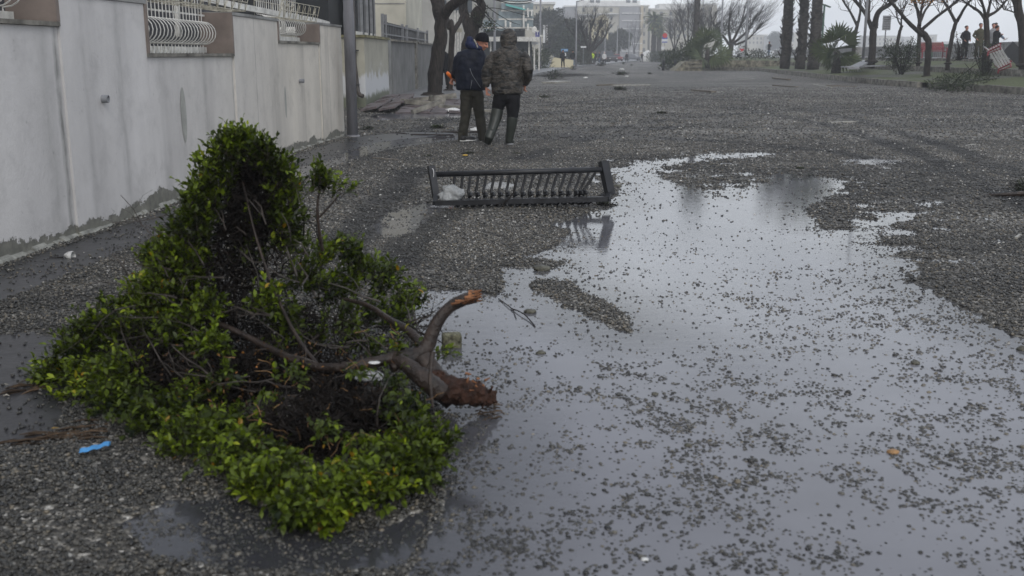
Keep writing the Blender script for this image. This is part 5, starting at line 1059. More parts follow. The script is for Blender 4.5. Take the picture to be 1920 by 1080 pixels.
def stumpmat():
    mb = MB(); random.seed(15); cs_ = [P(815, 715, 3.85), P(840, 730, 3.82), P(865, 735, 3.85), P(890, 738, 3.88), P(912, 745, 3.92)]
    for c, r in zip(cs_, (.052, .064, .062, .056, .040)): mb.ball(c, (r, r*.9, r*.85), 3, jit=.12)
    for k in range(60):
        q = cs_[random.randrange(5)]; d = Vector((random.gauss(.5, .7), random.gauss(0, .6), random.gauss(.1, .6))).normalized(); a = q+d*.03; mb.tube([a, a+d*random.uniform(.01, .035)], [random.uniform(.008, .016), .004], 4)
    return mb.build('torn_stump', MAT['tornwood2'], sb)
MAT['tornwood2'] = M('torn_root_wood', (.036, .017, .011), .75, .75, 20, 1., 50, dark=(.014, .009, .007)); stumpmat()
mb = MB(); random.seed(16)
for k in range(12):
    q = P(random.uniform(800, 915), random.uniform(700, 745), 3.78); d = Vector((random.gauss(.4, .5), random.gauss(-.1, .3), random.gauss(-.1, .4))).normalized(); mb.tube([q, q+d*random.uniform(.01, .03)], [.006, .002], 4, True)
mb.build('splinters', MAT['tornwood'], sb)
# tangled dark twigs inside
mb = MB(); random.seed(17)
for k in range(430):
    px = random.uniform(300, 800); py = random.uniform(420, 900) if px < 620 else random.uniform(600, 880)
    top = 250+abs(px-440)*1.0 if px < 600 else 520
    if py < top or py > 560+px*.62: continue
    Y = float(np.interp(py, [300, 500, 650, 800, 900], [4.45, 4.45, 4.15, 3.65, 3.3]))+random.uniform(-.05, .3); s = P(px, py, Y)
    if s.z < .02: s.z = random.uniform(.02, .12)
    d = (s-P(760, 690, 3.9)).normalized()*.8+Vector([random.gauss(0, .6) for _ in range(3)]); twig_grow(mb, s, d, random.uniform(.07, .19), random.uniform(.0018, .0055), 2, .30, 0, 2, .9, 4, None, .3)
for k in range(160):
    px = random.uniform(410, 530); py = random.uniform(330, 620); s = P(px, py, 4.42+random.uniform(-.05, .15)); twig_grow(mb, s, Vector((random.gauss(0, .5), random.gauss(0, .4), 1)), random.uniform(.06, .13), random.uniform(.002, .0045), 2, .25, 0, 2, .9, 4, None, .2)
mb.build('tangled_twigs', MAT['twig'], sb)
mb = MB(); random.seed(27)
for k in range(150):
    px = random.uniform(230, 790); py = random.uniform(380, 860)
    if py < 250+abs(px-450)*1.1 or py > 540+px*.60 or (px > 600 and py < 560): continue
    Y = float(np.interp(py, [300, 500, 650, 800, 900], [4.38, 4.32, 4.0, 3.55, 3.22])); s = P(px, py, Y); s.z = max(.03, s.z)
    d = (s-P(760, 680, 3.9)).normalized()+Vector([random.gauss(0, .5) for _ in range(3)]); twig_grow(mb, s, d, random.uniform(.10, .24), random.uniform(.002, .005), 1, .3, 0, 2, .8, 5, None, .5)
mb.build('grey_branches', M('grey_wet_branch', (.055, .046, .040), .5, .4, 20), sb)
mb = MB(); random.seed(18)                                     # a few dead light shoots
for k in range(46):
    px = random.uniform(420, 800); py = random.uniform(620, 860); Y = float(np.interp(py, [600, 900], [3.95, 3.15])); s = P(px, py, Y-.04); s.z = max(.03, s.z); d = Vector([random.gauss(0, 1) for _ in range(3)]); d.z = abs(d.z)*.5; twig_grow(mb, s, d, random.uniform(.03, .10), random.uniform(.001, .0022), 0, .3, 0, 0, .5, 4, None, .9)
mb.build('dead_shoots', M('dead_shoots', (.22, .13, .06), .7, .4, 10), sb)
C_ = []; D_ = []
for k in range(520):
    px = random.uniform(300, 800); py = random.uniform(640, 880); Y = float(np.interp(py, [600, 900], [4.0, 3.25])); s = P(px, py, Y+random.uniform(0, .15)); s.z = max(.015, s.z); C_.append(s[:]); D_.append([random.gauss(0, 1) for _ in range(3)])
n = len(C_); leaves_mesh('dead_leaves', np.array(C_), np.array(D_), rdir(n, .5), rng.uniform(.012, .024, n), rng.uniform(.005, .012, n), MAT['deadleaf'], rng.beta(1.2, 2.5, n), sb, ABS[sb.name])
# matted twigs packed inside the shrub, coloured near-black to darken its hollow
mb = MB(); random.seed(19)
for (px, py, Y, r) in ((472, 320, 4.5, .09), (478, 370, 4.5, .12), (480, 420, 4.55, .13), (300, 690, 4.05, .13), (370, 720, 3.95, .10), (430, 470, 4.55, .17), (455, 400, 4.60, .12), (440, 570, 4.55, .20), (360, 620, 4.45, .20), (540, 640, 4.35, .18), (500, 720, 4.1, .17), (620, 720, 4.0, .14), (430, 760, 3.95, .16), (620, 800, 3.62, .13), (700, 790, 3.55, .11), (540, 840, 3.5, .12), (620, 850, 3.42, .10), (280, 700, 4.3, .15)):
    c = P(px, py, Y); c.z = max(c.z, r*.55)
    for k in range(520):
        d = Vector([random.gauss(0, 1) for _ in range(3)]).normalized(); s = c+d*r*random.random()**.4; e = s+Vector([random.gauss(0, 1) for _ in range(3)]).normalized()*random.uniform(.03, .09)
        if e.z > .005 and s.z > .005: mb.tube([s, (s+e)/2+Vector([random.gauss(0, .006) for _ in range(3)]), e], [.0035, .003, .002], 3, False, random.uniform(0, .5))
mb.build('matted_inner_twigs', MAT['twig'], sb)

m, t, b, o = nodes('milky_plastic'); b.inputs['Base Color'].default_value = (.6, .62, .62, 1); b.inputs['Roughness'].default_value = .2
tr = t.nodes.new('ShaderNodeBsdfTransparent'); mx = t.nodes.new('ShaderNodeMixShader'); mx.inputs[0].default_value = .5; nbump(t, nnoise(t, ncoord(t), 40, 4), b, 1., .03)
t.links.new(tr.outputs[0], mx.inputs[1]); t.links.new(b.outputs[0], mx.inputs[2]); t.links.new(mx.outputs[0], o.inputs[0]); MAT['plasticbag'] = m
# ------------------------------------------------------------------ toppled rack
rk = thing('bicycle_rack', G(978, 385), 'toppled dark metal rack of hooked bars lying at the edge of the puddle', 'bicycle rack')
RY = 9.55
def RP(px, py, dy=0.): return P(px, py, RY+dy)
dm = MAT['darkmetal']
lf0, lf1 = RP(808, 311, .0), RP(818, 372, -.1); rt0, rt1 = RP(1131, 303, .05), RP(1144, 365, -.05)
mb = MB(); mb.bar(lf0, lf1, .062, .04); mb.build('end_post', dm, rk)
mb = MB(); mb.bar(rt0, rt1, .082, .06); mb.build('end_post', dm, rk)
mb = MB(); mb.bar(RP(1134, 363, -.05), RP(1138, 378, -.08), .10, .006); mb.build('end_plate', dm, rk)
mb = MB(); mb.tube([RP(813, 327), RP(1128, 318)], .026, 12); mb.build('top_rail', dm, rk, True)
lw0, lw1 = RP(816, 381, -.18), RP(1139, 373, -.18)
lw0.z = max(lw0.z, .035); lw1.z = max(lw1.z, .04)
mb = MB(); mb.bar(lw0, lw1, .035, .045); mb.build('bottom_rail', dm, rk)
mb = MB(); mb.bar(RP(817, 368, -.1), lw0, .045); mb.build('corner_strut', dm, rk)
mb = MB(); mb.bar(RP(1143, 362, -.05), lw1, .04); mb.build('corner_strut', dm, rk)
nb = 19
for i in range(nb):
    q = i/(nb-1); px = 850+q*268; tilt = -1-q*13 if i < nb-2 else (-19 if i == nb-2 else -26)
    top = RP(px+(3 if i < nb-1 else 1), 326.5-q*7.5, 0); foot = RP(px+tilt, 366-q*4.5, -.02); loopc = foot
    pts = [top, (top+foot)/2, foot]
    c = foot+Vector((.018, -.050, -.035)); e1 = Vector((.45, -.89, 0))
    for k in range(11):
        a = math.pi*.80-k*math.pi*1.9/10; pts.append(Vector((c.x, c.y, c.z))+e1*(.055*-math.cos(a)*-1*-1)+Vector((.004*k, 0, .060*math.sin(a))))
        pts[-1].z = max(.014, pts[-1].z)
    mb = MB(); mb.tube(smooth_path(pts, 1), .0125, 8); mb.build('hooked_bar', dm, rk, True)
mb = MB(); c = RP(811, 323, -.04); mb.tube([c+Vector((.012*math.sin(a), -.01, .045*math.cos(a)-.01)) for a in np.linspace(-.2, 3.3, 9)], .004, 6); mb.build('string_loop', MAT['whitecloth'], rk, True)
mb = MB(); mb.tube(smooth_path([RP(962, 335, -.05), RP(967, 355, -.1), RP(955, 372, -.2), RP(942, 384, -.25)]), .006, 6, False, .3); tag(mb.build('dry_branch', MAT['twig'], loc=RP(955, 384, -.25)), 'thin dark branch draped through the bars of the toppled rack', 'branch')
def crumple(name, c, r, mat, label, cat='plastic bag', sq=.6, amp=.35, sub=4, group=None, stretch=(1, 1)):
    bm = bmesh.new(); bmesh.ops.create_icosphere(bm, subdivisions=sub, radius=1); sd = random.uniform(0, 50)
    for v in bm.verts:
        d = v.co.copy(); n_ = mnoise.noise(d*1.7+Vector((sd, 0, 0)))*amp+abs(mnoise.noise(d*4.5+Vector((0, sd, 0))))*amp*.6; v.co = Vector((d.x*stretch[0], d.y*stretch[1], d.z*sq))*r*(1+n_)
        if v.co.z < -r*sq*.5: v.co.z = -r*sq*.5+(v.co.z+r*sq*.5)*.1
    me = bpy.data.meshes.new(name); bm.to_mesh(me); bm.free(); o = link(name, me, mat, None, True, Vector(c)); return tag(o, label, cat, group)
random.seed(9)
crumple('plastic_bag', RP(847, 367, -.10)+Vector((0, 0, .01)), .105, MAT['plasticbag'], 'crumpled clear plastic bag caught in the left end of the rack', sq=.75)
crumple('plastic_bag', G(935, 350, .05), .09, MAT['plastic'], 'flattened clear plastic bag behind the middle of the rack', sq=.5, stretch=(1.6, 1))
crumple('plastic_bag', G(828, 387, .015), .06, MAT['plastic'], 'wet film of clear plastic trailing below the left end of the rack', sq=.2, stretch=(1.5, .8))
crumple('plastic_bag', P(690, 705, 3.8), .035, MAT['plastic'], 'small clear plastic wrapper caught in the dark inside of the uprooted shrub', sq=.6, stretch=(1.5, 1))
crumple('paper_scrap', P(702, 680, 3.82), .013, MAT['whiteplastic'], 'tiny white scrap under the broken limb of the uprooted shrub', 'litter', sq=.4, stretch=(1.6, 1))
# ------------------------------------------------------------------ stones, litter
def stone(px, py, r, label, mat='rock', sq=.6, st=(1.3, 1), name='stone', group=None, sub=3, amp=.30):
    c = G(px, py); c.z = r*sq*.35; return crumple(name, c, r, MAT[mat], label, 'stone', sq, amp, sub, group, st)
MAT['rock'] = M('wet_olive_rock', (.085, .082, .062), .5, .4, 25, .7, 60); MAT['ochrerock'] = M('ochre_pebble', (.30, .17, .07), .4, .3, 40); MAT['paleblock'] = M('mossy_concrete_block', (.17, .165, .11), .75, .5, 30, .6, 90)
stone(1015, 506, .042, 'angular olive stone on the thin gravel spit in the puddle', st=(1.3, 1)); stone(994, 586, .026, 'small dark stone left of the gravel island'); stone(1014, 663, .017, 'small pale grey stone in open water below the gravel island')
stone(1674, 849, .017, 'smooth ochre pebble standing alone in the near right part of the puddle', 'ochrerock', sub=3, amp=.1); stone(1716, 682, .020, 'dark round stone in open water at the right of the puddle', st=(1, 1)); stone(1290, 836, .013, 'black pebble in the near middle of the puddle', st=(1, 1)); stone(1228, 740, .013, 'dark mossy pebble in the middle of the puddle', st=(1.1, 1))
stone(1157, 349, .040, 'dark flat stone just right of the toppled rack', sq=.4); stone(1918, 656, .024, 'dark stone at the right edge of the puddle'); stone(1209, 1050, .0085, 'white pebble at the bottom of the puddle', 'whiteplastic', amp=.08)
stone(140, 900, .010, 'pale round pebble left of the shrub', 'whiteplastic', amp=.08)
c = G(846, 655); mb = MB(); mb.box((c.x, c.y+.05, .030), (.095, .07, .075), rz=.15); o = mb.build('broken_block', MAT['paleblock'], loc=(c.x, c.y, 0))
bv = o.modifiers.new('b', 'BEVEL'); bv.width = .012; bv.segments = 3; tag(o, 'mossy pale block fragment sitting in the puddle behind the torn trunk', 'stone')
# white cup with a stick
c = G(130, 489); cp_ = thing('plastic_cup', (c.x, c.y, .02), 'small crushed white plastic cup near the foot of the wall', 'cup')
mb = MB(); n = 20; A = Matrix.Rotation(R(95), 3, Vector((.2, 1, 0)).normalized()); vs = []
for (z, r) in ((0, .008), (.03, .028), (.07, .036), (.068, .034), (.03, .026), (.004, .006)):
    vs += [A @ Vector((r*math.cos(2*math.pi*k/n)*(1+.12*math.sin(3*k)), r*.8*math.sin(2*math.pi*k/n), z-.035))+c+Vector((0, 0, .035)) for k in range(n)]
mb.add(vs, [(i*n+k, i*n+(k+1) % n, (i+1)*n+(k+1) % n, (i+1)*n+k) for i in range(5) for k in range(n)]); mb.build('cup_shell', MAT['whiteplastic'], cp_, True)
mb = MB(); mb.tube([c+Vector((-.13, -.02, .02)), c+Vector((-.04, 0, .025))], .006, 5, True, .2); tag(mb.build('stick', MAT['twig'], loc=c+Vector((-.1, 0, 0))), 'short dark stick poking out of the white cup', 'stick')
mb = MB(); random.seed(2)
for k in range(14): s = G(222, 437, .01)+Vector((random.gauss(0, .04), random.gauss(0, .03), 0)); mb.tube([s, s+Vector((random.gauss(0, .05), random.gauss(0, .03), random.uniform(0, .02)))], .004, 4, True, .1)
tag(mb.build('twig_scrap', MAT['twig'], loc=G(222, 437)), 'little tangle of black twigs on the wet strip by the wall', 'twigs')
mb = MB(); mb.tube(smooth_path([G(958, 578, .004), G(978, 585, .016), G(992, 598, .008), G(1003, 612, .004)]), .0035, 5, True, .3); mb.tube([G(962, 580, .008), G(968, 598, .004)], .002, 4, True, .3); mb.tube([G(935, 560, .004), G(962, 580, .010)], .0035, 4, True, .3)
tag(mb.build('fallen_twig', MAT['twig'], loc=G(978, 585)), 'thin bent twig lying in the water beside the gravel island', 'twig')
# blue wrapper, torn wood fibres
c = G(176, 842); mb = MB(); a, b_ = G(151, 849, .036), G(206, 834, .055); S = (b_-a).normalized(); n_ = 10; vs = []
for i in range(n_+1):
    q = a.lerp(b_, i/n_); wv = Vector((0, .028, 0)); zz = .002*math.sin(i*1.7)+.004*random.random(); vs += [q-wv*.45+Vector((0, 0, zz)), q+Vector((0, 0, .012+zz)), q+wv*.55+Vector((0, 0, zz+.006)), q+Vector((0, 0, -.003+zz))]
mb.add(vs, [(i*4+k, i*4+(k+1) % 4, i*4+4+(k+1) % 4, i*4+4+k) for i in range(n_) for k in range(4)]+[(0, 1, 2, 3), (n_*4+3, n_*4+2, n_*4+1, n_*4)]); tag(mb.build('plastic_wrapper', MAT['blueplastic'], loc=c), 'bright blue plastic strip at the lower left edge of the shrub', 'wrapper')
def fibres(px0, py0, px1, py1, n, label, matn, wd, ln, name='wood_splinters'):
    mb = MB()
    for k in range(n):
        q = random.random(); s = G(px0+(px1-px0)*q+random.gauss(0, 5), py0+(py1-py0)*q+random.gauss(0, 9), .008+random.random()*.02); d = (G(px0, py0)-G(px1, py1)).normalized()+Vector((random.gauss(0, .15), random.gauss(0, .12), random.gauss(0, .06)))
        l_ = ln*random.uniform(.4, 1.1); e = s+d*l_; e.z = max(.005, e.z); mb.tube([s, (s+e)/2+Vector((0, 0, .006)), e], [wd*random.uniform(.5, 1), wd, wd*.3], 4, True, random.random())
    return tag(mb.build(name, matn, loc=G((px0+px1)/2, (py0+py1)/2)), label, 'debris')
fw = M('fibrous_wood', (.06, .04, .025), .75, .6, 20, attr=True)
random.seed(13)
fibres(60, 828, 215, 810, 60, 'dark torn palm fibres sticking out from under the shrub near the blue strip', fw, .005, .13)
fibres(40, 732, 120, 715, 26, 'dark debris and stalks at the left edge of the shrub', fw, .005, .12)
fibres(80, 820, 180, 812, 7, 'yellowish split stalks lying on the dark fibres near the blue strip', M('yellow_stalk', (.30, .19, .03), .5), .003, .07, 'split_stalk')
fibres(20, 733, 0, 731, 2, 'pale straight stalk at the left picture edge', M('pale_stalk', (.35, .33, .28), .5), .003, .1, 'split_stalk')
fibres(905, 775, 945, 768, 30, 'wet leaf litter around the torn stump in the water', fw, .003, .05, 'leaf_litter')
# debris clumps and planks on the road
def clump(px, py, w_, h_, label, leaf='darkleaf', n=60, lf=160):
    c = G(px, py); s = c.y/1920; t = thing('debris_clump', c, label, 'debris', 'storm debris clumps on the road'); mb = MB(); W = w_*s/2; H = h_*s
    for k in range(n): q = c+Vector((random.gauss(0, W*.5), random.gauss(0, W*.5), random.random()*H*.6)); d = Vector((random.gauss(0, 1), random.gauss(0, 1), random.gauss(.2, .4))).normalized(); e = q+d*W*random.uniform(.3, .8); e.z = max(.01, min(e.z, H)); mb.tube([q, e], [max(.004, W*.02), max(.002, W*.01)], 4, True, random.random()*.5)
    mb.build('twigs', MAT['twig'], t)
    if lf: cloud_leaves('leaves', [(c+Vector((0, 0, H*.4)), (W*.8, W*.6, H*.5))], lf/max(1e-6, (W*.8*W*.6*H*.5)**(2/3)), max(.02, W*.22), max(.012, W*.09), MAT[leaf], t, .1)
for a in [(1162, 170, 30, 8, 'green-grey leafy debris clump on the road below the long plank'), (1041, 150, 34, 22, 'upright tangled branch clump on a pale slab at the left of the road'), (1074, 131, 14, 9, 'dark shrub clump in the road beside the curved lamp post'),
          (1127, 124, 20, 8, 'leafy shrub washed into the road near the walker in white'), (1169, 121, 9, 6, 'small round shrub clump left of the two far clumps'), (1184, 123, 6, 4, 'tiny round clump right of the two far clumps'),
          (1165, 141, 26, 7, 'low dark clump in mid road with white litter'), (1218, 139, 9, 4, 'small dark tuft in mid road'), (820, 243, 40, 9, 'dark seaweed-like wrack behind the small wet patch near the man in navy'), (690, 246, 30, 10, 'dark clump at the foot of the thick lamp post'),
          (880, 291, 28, 6, 'scrap of wrack with a yellow leaf behind the toppled rack'), (968, 291, 24, 5, 'low wrack scrap just behind the middle of the rack'), (800, 297, 26, 6, 'mossy scrap behind the left end of the rack'), (1130, 386, 30, 8, 'leafy litter under the right foot of the rack'),
          (1240, 215, 24, 7, 'faint brown tuft in the middle of the gravel'), (1020, 185, 22, 8, 'dark twig bundle right of the man in camouflage'), (730, 352, 18, 5, 'small wrack tuft left of the rack'), (1760, 112, 40, 10, 'rubble and litter beneath the red bench'), (1500, 318, 20, 4, 'small dark scrap at the edge of the gravel bar'), (770, 185, 16, 6, 'weed tuft at the foot of the grey wall'), (985, 152, 30, 5, 'low debris left of the pale slab clump')]: clump(*a)
clump(1925, 362, 60, 30, 'dark leafy branch lying at the right edge of the road', 'greyleaf', 70, 300)
mb = MB(); mb.tube(smooth_path([G(1842, 367, .02), G(1880, 365, .05), G(1930, 362, .06)]), [.010, .02, .03], 6, True, .2); tag(mb.build('fallen_branch', MAT['barkdark'], loc=G(1880, 365)), 'bare dark stem pointing left from the leafy branch at the right edge', 'branch')
mb = MB(); [mb.tube([G(x_, y_, .02), G(x_+dx, y_+1, .03)], .012, 5, True, .3) for x_, y_, dx in ((700, 249, 60), (770, 252, 80), (830, 247, 70), (860, 240, 60))]; tag(mb.build('driftwood', MAT['barkdark'], loc=G(780, 250)), 'line of dark driftwood sticks behind the wet patch by the lamp post', 'driftwood')
for i, (x0, y0, x1, y1, wd, th, lb, mt) in enumerate([(1120, 160, 1180, 158, .16, .05, 'dark weathered plank touching the left end of the pale plank', 'plank'), (1148, 161, 1217, 159, .20, .05, 'long pale plank lying across the road', 'paleplank'), (1300, 169, 1338, 172, .22, .07, 'dark half plank in the middle of the road', 'plank'), (1334, 172, 1352, 173, .22, .02, 'pale wet strip at the end of the dark half plank', 'paleplank'),
        (1450, 160, 1495, 163, .12, .05, 'dark plank near the lower kerb, left of the two beside it', 'plank'), (1451, 146, 1479, 149, .25, .08, 'short grey board beside the tip of the lower kerb', 'plank'), (1525, 159, 1560, 164, .10, .04, 'bent pale stick left of the long thin board near the kerb', 'paleplank'), (1550, 161, 1605, 162, .14, .04, 'long thin grey board near the lower kerb', 'plank'),
        (1554, 230, 1604, 228, .12, .03, 'thin pale board alone on the wide gravel', 'paleplank'), (1385, 150, 1415, 148, .12, .02, 'faint pale strip on the gravel below the palm trio', 'paleplank'), (1030, 155, 1056, 153, .8, .08, 'pale green slab under the upright branch clump', 'paleplank'), (1810, 274, 1828, 271, .04, .02, 'small pale chip on the gravel at the right', 'paleplank'), (1905, 446, 1913, 440, .02, .015, 'tiny pale chip at the right edge of the gravel', 'paleplank'), (700, 296, 745, 300, .05, .02, 'short reddish stick behind the left end of the rack', 'plank')]):
    if 'paleplank' not in MAT: MAT['paleplank'] = M('pale_wet_plank', (.30, .29, .26), .5, .3, 8, .4)
    a, b_ = G(x0, y0, th*.5+.015), G(x1, y1, th*.5+.02); mb = MB(); mb.bar(a, b_, wd, th)
    if i in (0, 1, 7): m_ = (a+b_)/2; mb.bar(a+Vector((0, wd*.8, .02)), m_+Vector((0, wd*.9, .03)), wd*.3, th*.6)
    tag(mb.build('plank', MAT[mt], loc=(a+b_)/2), lb, 'plank')
mb = MB(); a, b_ = G(1600, 128, .75), G(1626, 114, 1.0); mb.bar(a, b_, .5, .1); mb.bar(a+Vector((-.2, 1, .05)), a+Vector((2.2, 2.2, .1)), .3, .06); tag(mb.build('plank', MAT['greypaint'], loc=a), 'grey board propped on the upper kerb beside the fan palm', 'plank')
for px, py, r, lb in ((1166, 130, .16, 'white bag lying in mid road above the low dark clump'), (1485, 124.5, .14, 'small white bag between the first two palms of the trio'), (1098, 146, .10, 'white litter scrap left of the mid-road clump'), (892, 243, .07, 'white crumpled scrap among the dark wrack near the man in navy'), (832, 197, .09, 'white litter by the broken kerbstones'), (848, 207, .12, 'pale flattened litter behind the man in navy'), (1175, 143, .08, 'white scrap at the foot of the low dark clump'), (428, 441, .03, 'tiny white scrap hidden near the shrub')):
    crumple('litter_scrap', G(px, py, .05)+Vector((0, 0, .7 if px == 1485 else 0)), r, MAT['whiteplastic'], lb, 'litter', .5, .35, 3, None, (1.4, 1))
crumple('yellow_leaf', G(872, 291, .04), .03, M('yellow_leaf', (.5, .32, .05), .5), 'yellow leaf on the scrap of wrack behind the rack', 'leaf', .4, .3, 2, None, (1.4, 1))
# litter bins on promenade
for px, Y, lb in ((1607, 76, 'pale round litter bin behind the bare promenade trees'),):
    q = P(px, 105, Y); mb = MB(); mb.tube([(q.x, Y, 1.16), (q.x, Y, 1.2), (q.x, Y, 1.85), (q.x, Y, 1.95)], [.28, .3, .33, .25], 16); tag(mb.build('litter_bin', MAT['concrete'], None, True, loc=(q.x, Y, 1.16)), lb, 'litter bin')
q = P(1392, 96, 100); t = thing('small_sign', (q.x, 100, 1.0), 'small dark and yellow triangular sign on a short post left of the low shrub', 'sign'); mb = MB(); mb.bar((q.x, 100, 1.0), (q.x, 100, 1.6), .05); mb.build('post', MAT['galv'], t)
mb = MB(); q1, q2, q3 = P(1386, 91, 100), P(1396, 92, 100), P(1391, 97, 100); mb.add([q1, q2, q3]+[v+Vector((0, .05, 0)) for v in (q1, q2, q3)], [(0, 2, 1), (3, 4, 5), (0, 1, 4, 3), (1, 2, 5, 4), (2, 0, 3, 5)]); mb.build('board', MAT['signred'], t)
# benches
def bench(loc, rot, slat, frame, label, w_=1.75):
    t = bpy.data.objects.new('park_bench', None); COL.objects.link(t); ABS[t.name] = Vector((0, 0, 0)); tag(t, label, 'bench', 'benches on the promenade')
    mb = MB()
    for k in range(5): mb.box((0, -.20+.11*k, .43), (w_, .075, .03))
    mb.build('seat', slat, t); mb = MB()
    for k in range(6): mb.box((0, .27+.03*k, .52+.085*k), (w_, .025, .06))
    mb.build('backrest', slat, t)
    for sx in (-w_/2+.08, w_/2-.08):
        mb = MB(); mb.bar((sx, -.26, 0), (sx, -.22, .62), .05); mb.bar((sx, .30, 0), (sx, .26, .45), .05); mb.bar((sx, .26, .45), (sx, .45, 1.02), .05); mb.bar((sx, -.26, .41), (sx, .3, .41), .05); mb.bar((sx, -.28, .63), (sx, .32, .63), .06, .04); mb.bar((sx+.0, -.27, .03), (sx, .3, .2), .03); mb.build('end_frame', frame, t)
    t.location = loc; t.rotation_euler = rot; ABS[t.name] = Vector(loc); return t
q = P(1748, 108, 66); bench((q.x, 66, 1.16), (0, 0, .08), MAT['red'], MAT['red'], 'red slatted bench standing behind the crooked tree')
q = P(1872, 118, 45); bench((q.x+.05, 45, 1.12), (R(-50), R(52), R(10)), MAT['whiteslat'], MAT['red'], 'overturned bench with white slats and red frame at the far right', 1.1)
q = P(1902, 106, 48); mb = MB(); mb.bar((q.x-.35, 48, 1.75), (q.x+.35, 48, 1.15), .06, .6); tag(mb.build('leaning_board', MAT['darkmetal'], loc=(q.x, 48, 1.1)), 'dark board leaning behind the overturned bench', 'panel')
mb = MB(); q = P(1752, 79, 80); mb.hexa([(q.x-1.2, 80, 2.05), (q.x+1.2, 80, 2.05), (q.x+1.2, 81, 2.05), (q.x-1.2, 81, 2.05)], [(q.x-.6, 80.2, 2.28), (q.x+.5, 80.2, 2.28), (q.x+.5, 80.8, 2.28), (q.x-.6, 80.8, 2.28)]); mb.bar((q.x, 80.5, 1.1), (q.x, 80.5, 2.1), .2); tag(mb.build('low_kiosk_roof', MAT['lampgreen'], loc=(q.x, 80, 1.1)), 'low dark green canopy above the red bench', 'canopy')
# ------------------------------------------------------------------ cars
def car(px, py, Y, body, label, rot=0., sc=1., van=False):
    q = P(px, py, Y); t = bpy.data.objects.new('parked_car', None); COL.objects.link(t); ABS[t.name] = Vector((0, 0, 0)); tag(t, label, 'car', 'vehicles at the end of the road')
    h = 1.9 if van else 1.45; mb = MB()
    secs = [(-2.1, .35, .75, .72), (-2.0, .30, .95, .86), (-1., .28, .98, .88), (1., .28, .98, .88), (1.9, .28, .95, .86), (2.1, .35, .8, .74)]
    vs = []; n = 8
    for (y, z0, z1, wx) in secs: vs += [(-wx*.95, y, z0), (wx*.95, y, z0), (wx, y, (z0+z1)/2), (wx*.94, y, z1), (-wx*.94, y, z1), (-wx, y, (z0+z1)/2)]
    fs = [(i*6+k, i*6+(k+1) % 6, i*6+6+(k+1) % 6, i*6+6+k) for i in range(5) for k in range(6)]+[(5, 4, 3, 2, 1, 0), tuple(30+k for k in range(6))]; mb.add(vs, fs)
    mb.hexa([(-.8, -1.0, .93), (.8, -1.0, .93), (.8, 1.7, .93), (-.8, 1.7, .93)], [(-.64, -.45, h), (.64, -.45, h), (.64, 1.25, h), (-.64, 1.25, h)]); ob = mb.build('body', body, t)
    bv = ob.modifiers.new('b', 'BEVEL'); bv.width = .06; bv.segments = 2
    mb = MB(); mb.add([(-.66, -.96, 1.0), (.66, -.96, 1.0), (.56, -.56, h-.1), (-.56, -.56, h-.1)], [(0, 1, 2, 3)]); mb.build('windscreen', MAT['window'], t)
    for sx in (-1, 1):
        mb = MB(); mb.ball((sx*.62, -2.08, .66), (.16, .05, .09), 2); mb.build('headlight', MAT['whiteplastic'], t, True)
        for yy in (-1.35, 1.35): mb = MB(); mb.tube([(sx*.74, yy, .32), (sx*.90, yy, .32)], .32, 16); mb.build('wheel', MAT['rubberdark'], t, True)
    mb = MB(); mb.box((0, -2.1, .45), (1.3, .08, .16)); mb.build('bumper', MAT['black'], t)
    t.location = (q.x, Y, .0); t.rotation_euler = (0, 0, rot); t.scale = (sc,)*3
    return t
car(1154, 113, 205, M('faded_red_car_paint', (.22, .03, .035), .4), 'small red car facing the camera at the end of the road', .25); car(1140, 113, 184, M('dark_car_paint', (.05, .04, .045), .35), 'dark van parked just left of the red car', .35, 1.05, True); car(1186, 110, 235, M('grey_car_paint', (.14, .15, .17), .35), 'grey car in the haze between the far lamp posts', 1.3); car(1118, 113, 182, MAT['black'], 'dark car behind the walker in the yellow vest', .2)
o = crumple('white_tent_cover', P(1214, 108, 215)+Vector((0, 0, -.5)), 1.5, MAT['whiteplastic'], 'white rounded cover at the foot of the tall hazy palm', 'cover', 1.3, .1, 3)

# ------------------------------------------------------------------ people
def hand(mb, c, d, side, s=1., curl=.5):
    """palm box with four fingers and a thumb; d = direction of the fingers, side = thumb side"""
    d = d.normalized(); side = (side-d*side.dot(d)).normalized(); nrm = d.cross(side); c = Vector(c)
    mb.tube([c-d*.03*s, c+d*.01*s, c+d*.05*s, c+d*.085*s], [(.026*s, .020*s), (.036*s, .018*s), (.042*s, .017*s), (.036*s, .014*s)], 10)
    for k, L_ in enumerate((.062, .074, .070, .055)):
        o_ = side*(.030-.020*k)*s; a = c+d*.075*s+o_; k1 = (d*math.cos(curl*.6)+nrm*math.sin(curl*.6)); k2 = (d*math.cos(curl*1.6)+nrm*math.sin(curl*1.6))
        mb.tube([a, a+k1*L_*.5*s, a+k1*L_*.5*s+k2*L_*.5*s], [.0105*s, .0095*s, .007*s], 6)
    a = c+d*.015*s+side*.032*s; k1 = (d*.7+side*.6+nrm*.3).normalized(); mb.tube([a, a+k1*.035*s, a+k1*.035*s+(d*.8+nrm*.5).normalized()*.03*s], [.013*s, .0115*s, .008*s], 6)
